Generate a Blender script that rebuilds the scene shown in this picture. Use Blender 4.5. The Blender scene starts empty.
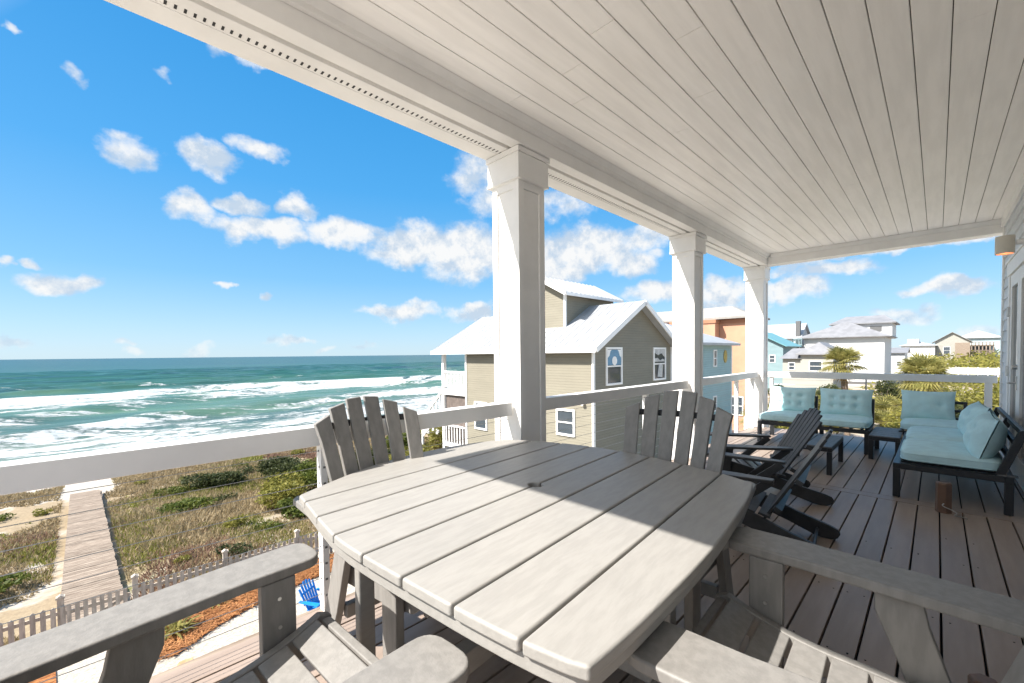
import bpy, bmesh, math, random
import numpy as np
from mathutils import Vector, Matrix
PI = math.pi
random.seed(7)
rng = np.random.default_rng(11)
S = bpy.context.scene

# ------------------------------------------------------------------ camera
cd = bpy.data.cameras.new("camera")
cam = bpy.data.objects.new("camera", cd)
S.collection.objects.link(cam)
S.camera = cam
A, PITCH, ROLL = math.radians(45.135), -0.0264378, -0.0108819
Fv = Vector((math.cos(A)*math.cos(PITCH), math.sin(A)*math.cos(PITCH), math.sin(PITCH)))
Rv = Vector((math.sin(A), -math.cos(A), 0)); Uv = Rv.cross(Fv)
R2 = math.cos(ROLL)*Rv + math.sin(ROLL)*Uv
U2 = -math.sin(ROLL)*Rv + math.cos(ROLL)*Uv
cam.matrix_world = Matrix(((R2.x, U2.x, -Fv.x, 0), (R2.y, U2.y, -Fv.y, 0), (R2.z, U2.z, -Fv.z, 1.32), (0, 0, 0, 1)))
cd.sensor_width = 36
cd.lens = 36*423.04/1024
cd.shift_y = (365.11-341.5)/1024
cd.clip_start = 0.02
cd.clip_end = 60000

# ------------------------------------------------------------------ world, sun, exposure
SUN = Vector((-0.85, 0.37, 1.0)).normalized()
SKY_STRENGTH, SUN_STRENGTH, EXPOSURE = 0.15, 2.2, 2.28
W = bpy.data.worlds.new("World")
S.world = W
W.use_nodes = True


class NT:
    """small helper to write node trees"""
    def __init__(s, tree):
        s.t = tree; s.n = tree.nodes; s.l = tree.links
    def node(s, typ, **kw):
        n = s.n.new(typ)
        for k, v in kw.items(): setattr(n, k, v)
        return n
    def put(s, sock, v):
        if isinstance(v, bpy.types.NodeSocket): s.l.new(v, sock)
        elif v is not None:
            try: sock.default_value = v
            except Exception: sock.default_value = tuple(v)+(1,)
    def math(s, op, a, b=None, c=None, clamp=False):
        n = s.node('ShaderNodeMath', operation=op); n.use_clamp = clamp
        s.put(n.inputs[0], a); s.put(n.inputs[1], b) if b is not None else None
        if c is not None: s.put(n.inputs[2], c)
        return n.outputs[0]
    def vmath(s, op, a, b=None):
        n = s.node('ShaderNodeVectorMath', operation=op)
        s.put(n.inputs[0], a)
        if b is not None: s.put(n.inputs[1], b)
        return n.outputs['Value'] if op in ('DOT_PRODUCT', 'LENGTH') else n.outputs[0]
    def mix(s, f, a, b, blend='MIX'):
        n = s.node('ShaderNodeMix', data_type='RGBA', blend_type=blend)
        s.put(n.inputs[0], f); s.put(n.inputs[6], a); s.put(n.inputs[7], b)
        return n.outputs[2]
    def noise(s, vec, scale, detail=4, rough=0.55, dist=0.0, dim='3D'):
        n = s.node('ShaderNodeTexNoise', noise_dimensions=dim)
        s.put(n.inputs['Vector'], vec); s.put(n.inputs['Scale'], scale)
        s.put(n.inputs['Detail'], detail); s.put(n.inputs['Roughness'], rough); s.put(n.inputs['Distortion'], dist)
        return n.outputs[0]
    def ramp(s, f, stops, interp='LINEAR'):
        n = s.node('ShaderNodeValToRGB'); cr = n.color_ramp; cr.interpolation = interp
        while len(cr.elements) < len(stops): cr.elements.new(0.5)
        for e, (p, c) in zip(cr.elements, stops):
            e.position = p; e.color = (c, c, c, 1) if isinstance(c, (int, float)) else tuple(c)+(1,)
        s.put(n.inputs[0], f)
        return n.outputs[0]
    def mapr(s, v, a, b, c=0.0, d=1.0, smooth=False):
        n = s.node('ShaderNodeMapRange', clamp=True)
        if smooth: n.interpolation_type = 'SMOOTHSTEP'
        s.put(n.inputs[0], v); s.put(n.inputs[1], a); s.put(n.inputs[2], b); s.put(n.inputs[3], c); s.put(n.inputs[4], d)
        return n.outputs[0]
    def comb(s, x, y, z):
        n = s.node('ShaderNodeCombineXYZ'); s.put(n.inputs[0], x); s.put(n.inputs[1], y); s.put(n.inputs[2], z)
        return n.outputs[0]
    def sep(s, v):
        n = s.node('ShaderNodeSeparateXYZ'); s.put(n.inputs[0], v); return n.outputs


def build_world():
    W.node_tree.nodes.clear()
    t = NT(W.node_tree)
    out = t.node('ShaderNodeOutputWorld'); bg = t.node('ShaderNodeBackground')
    t.l.new(bg.outputs[0], out.inputs[0])
    sky = t.node('ShaderNodeTexSky', sky_type='NISHITA')
    sky.sun_disc = False
    sky.sun_elevation = math.asin(SUN.z)
    sky.sun_rotation = math.atan2(SUN.x, SUN.y)
    sky.air_density = 1.0; sky.dust_density = 0.3; sky.ozone_density = 2.0; sky.altitude = 0
    d = t.node('ShaderNodeTexCoord').outputs['Generated']
    x, y, z = t.sep(d)
    # clear maritime air: deep azure overhead paling to a white blue horizon, whitened round the unseen sun to add fill light
    k = 1/(SKY_STRENGTH*2**EXPOSURE)
    clear = t.ramp(t.math('MAXIMUM', z, 0.0), [(0.0, (0.47*k, 0.68*k, 0.84*k)), (0.06, (0.36*k, 0.62*k, 0.86*k)), (0.16, (0.165*k, 0.49*k, 0.84*k)), (0.34, (0.045*k, 0.37*k, 0.81*k)), (0.60, (0.005*k, 0.28*k, 0.71*k)), (1.0, (0.002*k, 0.18*k, 0.55*k))])
    tint = t.mix(0.95, sky.outputs[0], clear)
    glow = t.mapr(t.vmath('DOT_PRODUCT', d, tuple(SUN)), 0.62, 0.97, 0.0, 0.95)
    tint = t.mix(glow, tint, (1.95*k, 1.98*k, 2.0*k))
    az = t.math('ARCTAN2', y, x)
    el = t.math('ARCSINE', z)
    p0 = t.comb(az, el, 0.0)
    wn = t.node('ShaderNodeTexNoise'); t.put(wn.inputs['Vector'], d); wn.inputs['Scale'].default_value = 16; wn.inputs['Detail'].default_value = 5
    off = t.vmath('MULTIPLY', t.vmath('SUBTRACT', wn.outputs['Color'], (0.5, 0.5, 0.5)), (0.10, 0.075, 0))
    p = t.vmath('ADD', p0, off)
    best = None
    CL = CLOUDS
    for (a, e, ra, re, k) in CL:
        q = t.vmath('MULTIPLY', t.vmath('SUBTRACT', p, (a, e, 0)), (1/ra, 1/re, 0))
        v = t.math('MULTIPLY_ADD', t.vmath('DOT_PRODUCT', q, q), -k, k)
        best = v if best is None else t.math('MAXIMUM', best, v)
    # unseen cumulus added outside the frame, brightened to fill the shade
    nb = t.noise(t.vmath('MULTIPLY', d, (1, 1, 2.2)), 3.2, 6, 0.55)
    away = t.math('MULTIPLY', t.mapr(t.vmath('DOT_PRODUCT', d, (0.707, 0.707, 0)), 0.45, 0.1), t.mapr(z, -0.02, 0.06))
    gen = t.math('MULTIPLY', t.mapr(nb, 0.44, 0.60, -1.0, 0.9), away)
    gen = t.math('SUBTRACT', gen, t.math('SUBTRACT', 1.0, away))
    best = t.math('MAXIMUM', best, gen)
    fine = t.noise(t.vmath('MULTIPLY', d, (1, 1, 1.5)), 26, 7, 0.60)
    dens = t.math('MULTIPLY_ADD', t.math('SUBTRACT', fine, 0.5), 1.75, best)
    mask = t.mapr(dens, -0.40, 0.85, 0, 1, True)
    # cloud body: brighter on the billows, greyer in the hollows and bases
    s0 = t.noise(d, 15, 6, 0.62); s1 = t.noise(t.vmath('ADD', d, (0, 0, 0.022)), 15, 6, 0.62)
    sh = t.math('ADD', t.math('SUBTRACT', s0, s1), t.math('MULTIPLY', t.math('SUBTRACT', s0, 0.5), 0.35))
    body = t.mix(t.mapr(sh, -0.13, 0.09), (0.60, 0.71, 0.84), (1.0, 0.995, 0.98))
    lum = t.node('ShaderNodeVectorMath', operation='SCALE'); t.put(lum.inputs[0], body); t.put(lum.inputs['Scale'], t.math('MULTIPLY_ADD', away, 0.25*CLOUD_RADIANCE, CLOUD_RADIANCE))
    haze = t.mapr(z, 0.0, 0.10, 0.55, 1.0)
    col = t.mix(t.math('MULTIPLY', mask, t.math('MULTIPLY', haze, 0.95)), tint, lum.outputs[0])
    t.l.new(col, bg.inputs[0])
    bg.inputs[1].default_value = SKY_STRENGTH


def px_dir(u, v):
    d = Fv + R2*(u-512)/423.04 - U2*(v-365.11)/423.04
    d.normalize()
    return d


CLOUD_RADIANCE = 1.36
CLOUDS = []
# (where, half extents) of each cloud over the gulf, as bearings and angles
for (u, v, ru, rv, k) in (
        (207, 160, 30, 17, 1), (200, 150, 20, 10, .8), (133, 152, 30, 11, .7), (256, 149, 26, 9, .8), (193, 210, 28, 13, .9), (242, 207, 26, 8, .9),
        (294, 208, 20, 12, .9), (262, 230, 46, 11, 1), (345, 233, 46, 13, 1), (420, 246, 54, 20, 1.1), (470, 252, 54, 27, 1.2), (58, 284, 44, 11, 1),
        (35, 262, 14, 5, .7), (5, 257, 10, 6, .8), (222, 282, 8, 4, .7), (261, 297, 9, 4, .7), (402, 312, 38, 9, 1), (476, 312, 30, 10, 1),
        (118, 341, 12, 4, .6), (132, 350, 12, 5, .8), (200, 351, 16, 4, .7), (291, 340, 20, 4, .8), (322, 348, 9, 3, .7), (14, 346, 24, 4, .8),
        (362, 346, 12, 3, .6), (590, 250, 58, 24, 1.2), (560, 262, 50, 20, 1), (632, 262, 30, 14, 1), (478, 172, 32, 18, .8), (490, 200, 24, 12, .6), (565, 205, 30, 12, .5),
        (655, 236, 26, 14, .8), (660, 293, 44, 10, .9), (720, 292, 34, 12, .9), (790, 291, 38, 11, 1), (835, 271, 44, 9, 1), (800, 266, 26, 7, .7),
        (950, 285, 40, 10, 1), (918, 288, 16, 5, .7), (905, 316, 36, 8, .9), (720, 308, 40, 7, .8), (860, 252, 60, 5, .8), (960, 240, 34, 5, .6), (985, 330, 30, 6, .7), (780, 330, 36, 5, .6),
        (225, 48, 14, 7, .6), (254, 62, 18, 6, .7), (65, 73, 14, 5, .5), (160, 72, 8, 4, .3), (3, 20, 8, 6, .5)):
    d = px_dir(u, v)
    f = d.dot(Fv)
    CLOUDS.append((math.atan2(d.y, d.x), math.asin(d.z), ru/423.04*f*f*1.05/max(0.5, math.cos(math.asin(d.z))), rv/423.04*f*1.1, k))
build_world()

sl = bpy.data.lights.new("sun", 'SUN')
sl.energy = SUN_STRENGTH; sl.angle = math.radians(0.53); sl.color = (1.0, 0.95, 0.885)
sun = bpy.data.objects.new("sun", sl)
S.collection.objects.link(sun)
sun.rotation_euler = SUN.to_track_quat('Z', 'Y').to_euler()

S.view_settings.view_transform = 'Standard'
S.view_settings.look = 'None'
S.view_settings.exposure = EXPOSURE
S.view_settings.gamma = 1
S.view_settings.use_curve_mapping = False
S.cycles.max_bounces = 10
S.cycles.diffuse_bounces = 7
S.cycles.sample_clamp_indirect = 6


# ------------------------------------------------------------------ materials
def mat(name, col, rough=0.6, var=0.08, vscale=6.0, stretch=(1, 1, 1), bump=0.0, bscale=40.0, spec=0.3, col2=None, lo=0.4, hi=0.6, metal=0.0, detail=5, island=0.0):
    m = bpy.data.materials.new(name); m.use_nodes = True
    t = NT(m.node_tree); b = m.node_tree.nodes['Principled BSDF']
    co = t.node('ShaderNodeTexCoord').outputs['Object']
    co = t.vmath('MULTIPLY', co, stretch)
    n = t.noise(co, vscale, detail, 0.6)
    c2 = col2 if col2 else tuple(max(0, c*(1-var*2.2)) for c in col)
    c1 = col if col2 else tuple(min(1, c*(1+var)) for c in col)
    c = t.mix(t.mapr(n, lo, hi), c2, c1)
    if island:
        g = t.node('ShaderNodeNewGeometry').outputs['Random Per Island']
        sc = t.node('ShaderNodeVectorMath', operation='SCALE'); t.put(sc.inputs[0], c); t.put(sc.inputs['Scale'], t.mapr(g, 0, 1, 1-island, 1+island)); c = sc.outputs[0]
    t.put(b.inputs['Base Color'], c)
    b.inputs['Roughness'].default_value = rough
    b.inputs['Specular IOR Level'].default_value = spec
    b.inputs['Metallic'].default_value = metal
    if bump:
        bn = t.node('ShaderNodeBump'); bn.inputs['Strength'].default_value = bump; bn.inputs['Distance'].default_value = 0.004
        t.l.new(t.noise(co, bscale, 4, 0.6), bn.inputs['Height']); t.l.new(bn.outputs[0], b.inputs['Normal'])
    return m


def lap_mat(name, col, pitch=0.115, var=0.05):
    """painted lap siding seen from far off: courses stepped in the normal"""
    m = bpy.data.materials.new(name); m.use_nodes = True
    t = NT(m.node_tree); b = m.node_tree.nodes['Principled BSDF']
    co = t.node('ShaderNodeTexCoord').outputs['Object']
    z = t.sep(co)[2]
    fr = t.math('FRACT', t.math('DIVIDE', z, pitch))
    bn = t.node('ShaderNodeBump'); bn.inputs['Strength'].default_value = 1.0; bn.inputs['Distance'].default_value = 0.02
    t.l.new(t.mapr(fr, 0.0, 1.0, 1.0, 0.0), bn.inputs['Height']); t.l.new(bn.outputs[0], b.inputs['Normal'])
    n = t.noise(t.vmath('MULTIPLY', co, (1, 1, 3)), 0.7, 5, 0.6)
    base = t.mix(t.mapr(n, 0.35, 0.65), tuple(c*(1-var*2) for c in col), col)
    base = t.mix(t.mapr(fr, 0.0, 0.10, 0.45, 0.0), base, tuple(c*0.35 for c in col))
    t.put(b.inputs['Base Color'], base)
    b.inputs['Roughness'].default_value = 0.65
    b.inputs['Specular IOR Level'].default_value = 0.2
    return m


M = {}
M['white'] = mat('white_paint', (0.82, 0.81, 0.79), 0.45, 0.02, 3, bump=0.05, bscale=60)
M['ceiling'] = mat('ceiling_paint', (0.93, 0.91, 0.885), 0.42, 0.02, 4, (0.4, 4, 1), bump=0.15, bscale=14, spec=0.4)
def ceiling_marks():
    m = M['ceiling']; t = NT(m.node_tree); b = m.node_tree.nodes['Principled BSDF']
    co = t.node('ShaderNodeTexCoord').outputs['Object']
    v = t.node('ShaderNodeTexVoronoi'); t.put(v.inputs['Vector'], t.vmath('MULTIPLY', co, (1, 1, 0))); v.inputs['Scale'].default_value = 3.6
    on = t.math('GREATER_THAN', t.sep(v.outputs['Color'])[0], 0.62)
    spot = t.math('MULTIPLY', t.mapr(v.outputs['Distance'], 0.014, 0.024, 0.55, 0.0), on)
    old = b.inputs['Base Color'].links[0].from_socket
    t.put(b.inputs['Base Color'], t.mix(spot, old, (0.35, 0.31, 0.26)))
ceiling_marks()
M['groove'] = mat('groove_shadow_gap', (0.10, 0.09, 0.08), 0.8)
M['dark'] = mat('dark_void', (0.02, 0.02, 0.02), 0.9)
M['poly_chair'] = mat('mid_grey_polymer_lumber', (0.238, 0.227, 0.211), 0.5, 0.05, 34, (1, 1, 0.22), bump=0.25, bscale=110, spec=0.35, island=0.06)
M['poly'] = mat('grey_polymer_lumber', (0.312, 0.298, 0.275), 0.5, 0.03, 45, (0.2, 1, 1), bump=0.2, bscale=120, spec=0.35, island=0.035)
M['poly_dark'] = mat('charcoal_metal_batten', (0.03, 0.03, 0.032), 0.5)
M['bolt'] = mat('steel_bolt', (0.55, 0.55, 0.54), 0.3, metal=0.9)
M['black'] = mat('black_resin', (0.048, 0.049, 0.051), 0.45, 0.1, 9, bump=0.1, bscale=70, spec=0.4)
M['alum'] = mat('charcoal_aluminium', (0.022, 0.024, 0.027), 0.4, 0.05, spec=0.4)
M['slat_grey'] = mat('grey_table_slats', (0.13, 0.13, 0.13), 0.5, 0.08, 7, (1, 6, 1), spec=0.35)
M['aqua'] = mat('aqua_cushion_cloth', (0.52, 0.73, 0.75), 0.9, 0.03, 9, bump=0.35, bscale=14, spec=0.1)
M['siding'] = mat('pale_grey_siding', (0.62, 0.64, 0.66), 0.55, 0.03, 4)
M['bronze'] = mat('brown_enamel', (0.15, 0.085, 0.055), 0.4, 0.05, spec=0.5)
M['cable'] = mat('steel_cable', (0.30, 0.30, 0.30), 0.35, metal=0.6)
M['glass'] = mat('dark_window_glass', (0.06, 0.075, 0.09), 0.06, 0.02, spec=0.8)
M['roofmetal'] = mat('white_metal_roof', (0.38, 0.39, 0.40), 0.4, 0.04, 1.0, spec=0.4)
M['roofgrey'] = mat('grey_roof', (0.23, 0.23, 0.24), 0.6, 0.06, 0.8)
M['roofteal'] = mat('teal_metal_roof', (0.16, 0.34, 0.37), 0.5, 0.05)
M['tan_siding'] = lap_mat('tan_lap_siding', (0.245, 0.225, 0.175), 0.115)
M['aqua_siding'] = lap_mat('aqua_lap_siding', (0.36, 0.50, 0.50), 0.14)
M['coral'] = mat('coral_stucco', (0.55, 0.30, 0.195), 0.8, 0.05, 0.6)
M['coral_trim'] = mat('coral_band', (0.42, 0.20, 0.12), 0.8, 0.05, 0.6)
M['tile'] = mat('pale_roof_tile', (0.30, 0.285, 0.265), 0.8, 0.05, 5.0)
M['white_siding'] = lap_mat('white_lap_siding', (0.60, 0.60, 0.59), 0.15, 0.02)
M['cream_siding'] = lap_mat('cream_lap_siding', (0.36, 0.35, 0.31), 0.15, 0.03)
M['teal_siding'] = lap_mat('teal_lap_siding', (0.22, 0.31, 0.33), 0.14)
M['blue_siding'] = lap_mat('pale_blue_siding', (0.38, 0.48, 0.50), 0.14)
M['wood_grey'] = mat('weathered_boards', (0.33, 0.27, 0.215), 0.85, 0.15, 2.2, (1.2, 9, 1), bump=0.2, bscale=20, spec=0.1, col2=(0.20, 0.155, 0.12), island=0.14)
M['picket'] = mat('weathered_picket', (0.44, 0.38, 0.315), 0.85, 0.1, 3, (6, 6, 1), spec=0.1, island=0.12)
M['blue_resin'] = mat('bright_blue_resin', (0.015, 0.22, 0.62), 0.4, 0.03)
M['trunk'] = mat('palm_trunk', (0.20, 0.15, 0.11), 0.9, 0.2, 8, (1, 1, 4), bump=0.5, bscale=20)
M['bark'] = mat('grey_stem', (0.16, 0.13, 0.10), 0.9, 0.2, 9)
M['concrete'] = mat('concrete_edging', (0.58, 0.55, 0.50), 0.85, 0.08, 4)


def leaf_mat(name, c1, c2, trans=0.35):
    m = bpy.data.materials.new(name); m.use_nodes = True
    t = NT(m.node_tree); b = m.node_tree.nodes['Principled BSDF']; out = m.node_tree.nodes['Material Output']
    co = t.node('ShaderNodeTexCoord').outputs['Object']
    geo = t.node('ShaderNodeNewGeometry')
    n = t.noise(co, 1.7, 3, 0.6)
    f = t.math('ADD', t.math('MULTIPLY', geo.outputs['Random Per Island'], 0.55), t.mapr(n, 0.3, 0.7, 0.0, 0.45))
    c = t.mix(f, c1, c2)
    t.put(b.inputs['Base Color'], c); b.inputs['Roughness'].default_value = 0.6; b.inputs['Specular IOR Level'].default_value = 0.25
    tr = t.node('ShaderNodeBsdfTranslucent'); t.put(tr.inputs[0], c)
    mx = t.node('ShaderNodeMixShader'); mx.inputs[0].default_value = trans
    t.l.new(b.outputs[0], mx.inputs[1]); t.l.new(tr.outputs[0], mx.inputs[2]); t.l.new(mx.outputs[0], out.inputs[0])
    return m


M['leaf'] = leaf_mat('shrub_leaf', (0.045, 0.075, 0.016), (0.17, 0.19, 0.035))
M['leaf_yellow'] = leaf_mat('yellow_green_leaf', (0.10, 0.115, 0.02), (0.34, 0.30, 0.07))
M['leaf_dark'] = leaf_mat('dark_scrub_leaf', (0.03, 0.045, 0.018), (0.09, 0.10, 0.035))
M['frond'] = leaf_mat('palm_frond', (0.16, 0.17, 0.045), (0.48, 0.42, 0.15), 0.5)
M['frond_dry'] = leaf_mat('dry_palm_frond', (0.20, 0.14, 0.06), (0.38, 0.28, 0.12))
M['grass_dry'] = leaf_mat('dry_dune_grass', (0.22, 0.165, 0.09), (0.50, 0.40, 0.24), 0.3)
M['grass_green'] = leaf_mat('green_dune_grass', (0.10, 0.125, 0.02), (0.32, 0.31, 0.07), 0.3)
M['grass_red'] = leaf_mat('russet_scrub', (0.16, 0.095, 0.065), (0.34, 0.21, 0.145), 0.3)


# ------------------------------------------------------------------ mesh helpers
class MB:
    def __init__(s): s.v = []; s.f = []; s.mi = []; s.cur = 0
    def add(s, vs, fs):
        o = len(s.v); s.v += [tuple(p) for p in vs]; s.f += [tuple(i+o for i in f) for f in fs]; s.mi += [s.cur]*len(fs)
        return s
    def box(s, x0, x1, y0, y1, z0, z1, mw=None):
        vs = [Vector(p) for p in ((x0, y0, z0), (x1, y0, z0), (x1, y1, z0), (x0, y1, z0), (x0, y0, z1), (x1, y0, z1), (x1, y1, z1), (x0, y1, z1))]
        if mw: vs = [mw @ p for p in vs]
        return s.add(vs, [(0, 3, 2, 1), (4, 5, 6, 7), (0, 1, 5, 4), (1, 2, 6, 5), (2, 3, 7, 6), (3, 0, 4, 7)])
    def prism(s, poly, t0, t1, fn):
        """poly: 2-D outline; fn(a, b, t) -> point"""
        n = len(poly)
        ar = sum(poly[i][0]*poly[(i+1) % n][1]-poly[(i+1) % n][0]*poly[i][1] for i in range(n))
        if ar < 0: poly = poly[::-1]
        vs = [fn(a, b, t0) for a, b in poly]+[fn(a, b, t1) for a, b in poly]
        fs = [tuple(range(n-1, -1, -1)), tuple(range(n, 2*n))]+[(i, (i+1) % n, n+(i+1) % n, n+i) for i in range(n)]
        return s.add(vs, fs)
    def bar(s, p0, p1, w, h, up=(0, 0, 1)):
        p0 = Vector(p0); p1 = Vector(p1); d = (p1-p0); L = d.length; d.normalize()
        up = Vector(up)
        if abs(d.dot(up)) > 0.98: up = Vector((0, 1, 0))
        r = d.cross(up).normalized(); u = r.cross(d)
        mw = Matrix(((r.x, d.x, u.x, p0.x), (r.y, d.y, u.y, p0.y), (r.z, d.z, u.z, p0.z), (0, 0, 0, 1)))
        return s.box(-w/2, w/2, 0, L, -h/2, h/2, mw)
    def tube(s, p0, p1, r0, r1=None, n=8, cap=True):
        r1 = r0 if r1 is None else r1
        p0 = Vector(p0); p1 = Vector(p1); d = (p1-p0).normalized()
        a = d.orthogonal().normalized(); b = d.cross(a)
        vs = [p0+(a*math.cos(2*PI*i/n)+b*math.sin(2*PI*i/n))*r0 for i in range(n)]+[p1+(a*math.cos(2*PI*i/n)+b*math.sin(2*PI*i/n))*r1 for i in range(n)]
        fs = [(i, (i+1) % n, n+(i+1) % n, n+i) for i in range(n)]
        if cap: fs += [tuple(range(n-1, -1, -1)), tuple(range(n, 2*n))]
        return s.add(vs, fs)
    def path(s, pts, r, n=6):
        for a, b in zip(pts[:-1], pts[1:]): s.tube(a, b, r, n=n)
        return s
    def build(s, name, m, parent=None, bevel=0.0, smooth=True, seg=2, fix=True):
        me = bpy.data.meshes.new(name)
        me.from_pydata(s.v, [], s.f)
        if fix:
            bm = bmesh.new(); bm.from_mesh(me); bmesh.ops.recalc_face_normals(bm, faces=bm.faces); bm.to_mesh(me); bm.free()
        ms = m if isinstance(m, (list, tuple)) else [m]
        for q in ms: me.materials.append(q)
        if len(ms) > 1: me.polygons.foreach_set('material_index', s.mi)
        if smooth:
            me.polygons.foreach_set('use_smooth', [True]*len(me.polygons)); me.set_sharp_from_angle(angle=math.radians(38))
        me.update()
        o = bpy.data.objects.new(name, me); S.collection.objects.link(o)
        if bevel:
            bv = o.modifiers.new('bevel', 'BEVEL'); bv.width = bevel; bv.segments = seg; bv.limit_method = 'ANGLE'; bv.angle_limit = math.radians(40)
            bv.harden_normals = smooth
        if parent: o.parent = parent
        return o


def tag(o, label=None, cat=None, group=None, kind=None):
    if label: o['label'] = label
    if cat: o['category'] = cat
    if group: o['group'] = group
    if kind: o['kind'] = kind
    return o


def thing(name, label, cat, loc=(0, 0, 0), rz=0.0, group=None):
    o = bpy.data.objects.new(name, None); S.collection.objects.link(o)
    o.empty_display_size = 0.1
    o.location = loc; o.rotation_euler = (0, 0, rz)
    return tag(o, label, cat, group)


def copy_tree(o, parent=None):
    c = o.copy(); S.collection.objects.link(c)
    if parent: c.parent = parent
    for ch in list(o.children): copy_tree(ch, c)
    return c


def place(src, first, loc, rz, label, group=None, scale=None):
    o = src if first else copy_tree(src)
    o.location = loc; o.rotation_euler = (0, 0, rz); o['label'] = label
    if group: o['group'] = group
    if scale: o.scale = (scale,)*3
    return o


XY = lambda a, b, t: (a, b, t)      # outline in plan, extruded in z
YZ = lambda a, b, t: (t, a, b)      # outline in section, extruded in x
XZ = lambda a, b, t: (a, t, b)

GZ = -5.2     # yard level
SEA = -7.5


# ------------------------------------------------------------------ ground and sea
def fbm(x, y, seed=0):
    r = np.random.default_rng(seed); s = np.zeros_like(x, float)
    for o in range(5):
        for k in range(3):
            th = r.uniform(0, 2*PI); f = 0.06*2**o; ph = r.uniform(0, 2*PI)
            s += np.sin((x*np.cos(th)+y*np.sin(th))*f*2*PI/2+ph+1.3*np.sin(0.5*f*(x*np.sin(th)-y*np.cos(th))*2*PI+ph*2))/2**o/3
    return s


def ground_z(x, y):
    x = np.asarray(x, float); y = np.asarray(y, float)
    dune = np.clip((y-16.2)/4, 0, 1)*np.clip((38-y)/8, 0, 1)
    walk = 1-np.exp(-((x+0.15)/1.6)**2)
    z = GZ+dune*(0.28*fbm(x, y, 3)+0.12)*walk - 0.05*np.clip((y-16)/4, 0, 1)
    z = z-np.clip((y-31)/15, 0, 1)*2.7
    far = np.clip((x-26)/20, 0, 1)*np.clip((16-y)/10, 0, 1)
    return z+far*0.35*fbm(x*0.6, y*0.6, 5)


def grid_mesh(name, xs, ys, zf, m):
    X, Y = np.meshgrid(xs, ys); Z = zf(X, Y)
    nx, ny = len(xs), len(ys)
    v = np.stack([X.ravel(), Y.ravel(), Z.ravel()], 1)
    i = np.arange(nx*ny).reshape(ny, nx)
    f = np.stack([i[:-1, :-1].ravel(), i[:-1, 1:].ravel(), i[1:, 1:].ravel(), i[1:, :-1].ravel()], 1)
    me = bpy.data.meshes.new(name); me.from_pydata(v.tolist(), [], f.tolist()); me.materials.append(m)
    me.polygons.foreach_set('use_smooth', [True]*len(me.polygons)); me.update()
    o = bpy.data.objects.new(name, me); S.collection.objects.link(o)
    return o


def ground_material():
    m = bpy.data.materials.new('sandy_ground'); m.use_nodes = True
    t = NT(m.node_tree); b = m.node_tree.nodes['Principled BSDF']
    co = t.node('ShaderNodeTexCoord').outputs['Object']
    x, y, z = t.sep(co)
    sand = t.mix(t.noise(co, 6, 4), (0.42, 0.38, 0.325), (0.54, 0.49, 0.425))
    litter = t.mix(t.noise(co, 9, 5), (0.20, 0.15, 0.10), (0.40, 0.32, 0.21))
    green = t.mix(t.noise(co, 12, 4), (0.07, 0.085, 0.025), (0.20, 0.20, 0.06))
    n1 = t.noise(co, 0.33, 6, 0.62, 0.6); n2 = t.noise(t.vmath('ADD', co, (31, 7, 0)), 0.22, 6, 0.6, 0.4)
    c = t.mix(t.mapr(n1, 0.36, 0.47), sand, litter)
    c = t.mix(t.math('MULTIPLY', t.mapr(n2, 0.54, 0.64), 0.8), c, green)
    veg = t.math('MULTIPLY', t.mapr(y, 14.1, 15.0), t.mapr(y, 37, 32))
    inland = t.mapr(t.math('ADD', x, t.math('MULTIPLY', n1, 12)), 24, 34)
    inland = t.math('MULTIPLY', inland, 0.75)
    c = t.mix(t.math('MAXIMUM', veg, t.math('MULTIPLY', inland, t.mapr(n1, 0.42, 0.55))), sand, c)
    px = t.math('MULTIPLY', t.mapr(t.math('ABSOLUTE', t.math('ADD', x, t.math('ADD', 0.35, t.math('MULTIPLY_ADD', t.noise(co, 0.8, 5), 4.0, -2.0)))), 1.25, 0.95), t.mapr(t.math('MULTIPLY_ADD', t.noise(co, 1.3, 4), 3.0, y), 28.6, 30.4))
    c = t.mix(px, c, (0.42, 0.39, 0.345))
    pink = t.mix(t.noise(co, 3, 4), (0.38, 0.30, 0.25), (0.47, 0.39, 0.33))
    c = t.mix(t.math('MULTIPLY', t.mapr(x, 20, 26), t.mapr(n1, 0.52, 0.40)), c, pink)
    t.put(b.inputs['Base Color'], c); b.inputs['Roughness'].default_value = 0.95; b.inputs['Specular IOR Level'].default_value = 0.1
    bn = t.node('ShaderNodeBump'); bn.inputs['Strength'].default_value = 0.6; bn.inputs['Distance'].default_value = 0.05
    t.l.new(t.noise(co, 5, 6, 0.65), bn.inputs['Height']); t.l.new(bn.outputs[0], b.inputs['Normal'])
    return m


GM = ground_material()
xs = np.concatenate([np.linspace(-3000, -80, 12)[:-1], np.linspace(-80, -20, 24)[:-1], np.linspace(-20, 60, 260)[:-1], np.linspace(60, 160, 50)[:-1], np.linspace(160, 4000, 14)])
ys = np.concatenate([np.linspace(-4000, -100, 12)[:-1], np.linspace(-100, -10, 40)[:-1], np.linspace(-10, 60, 230)])
tag(grid_mesh('ground', xs, ys, ground_z, GM), kind='structure')


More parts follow.
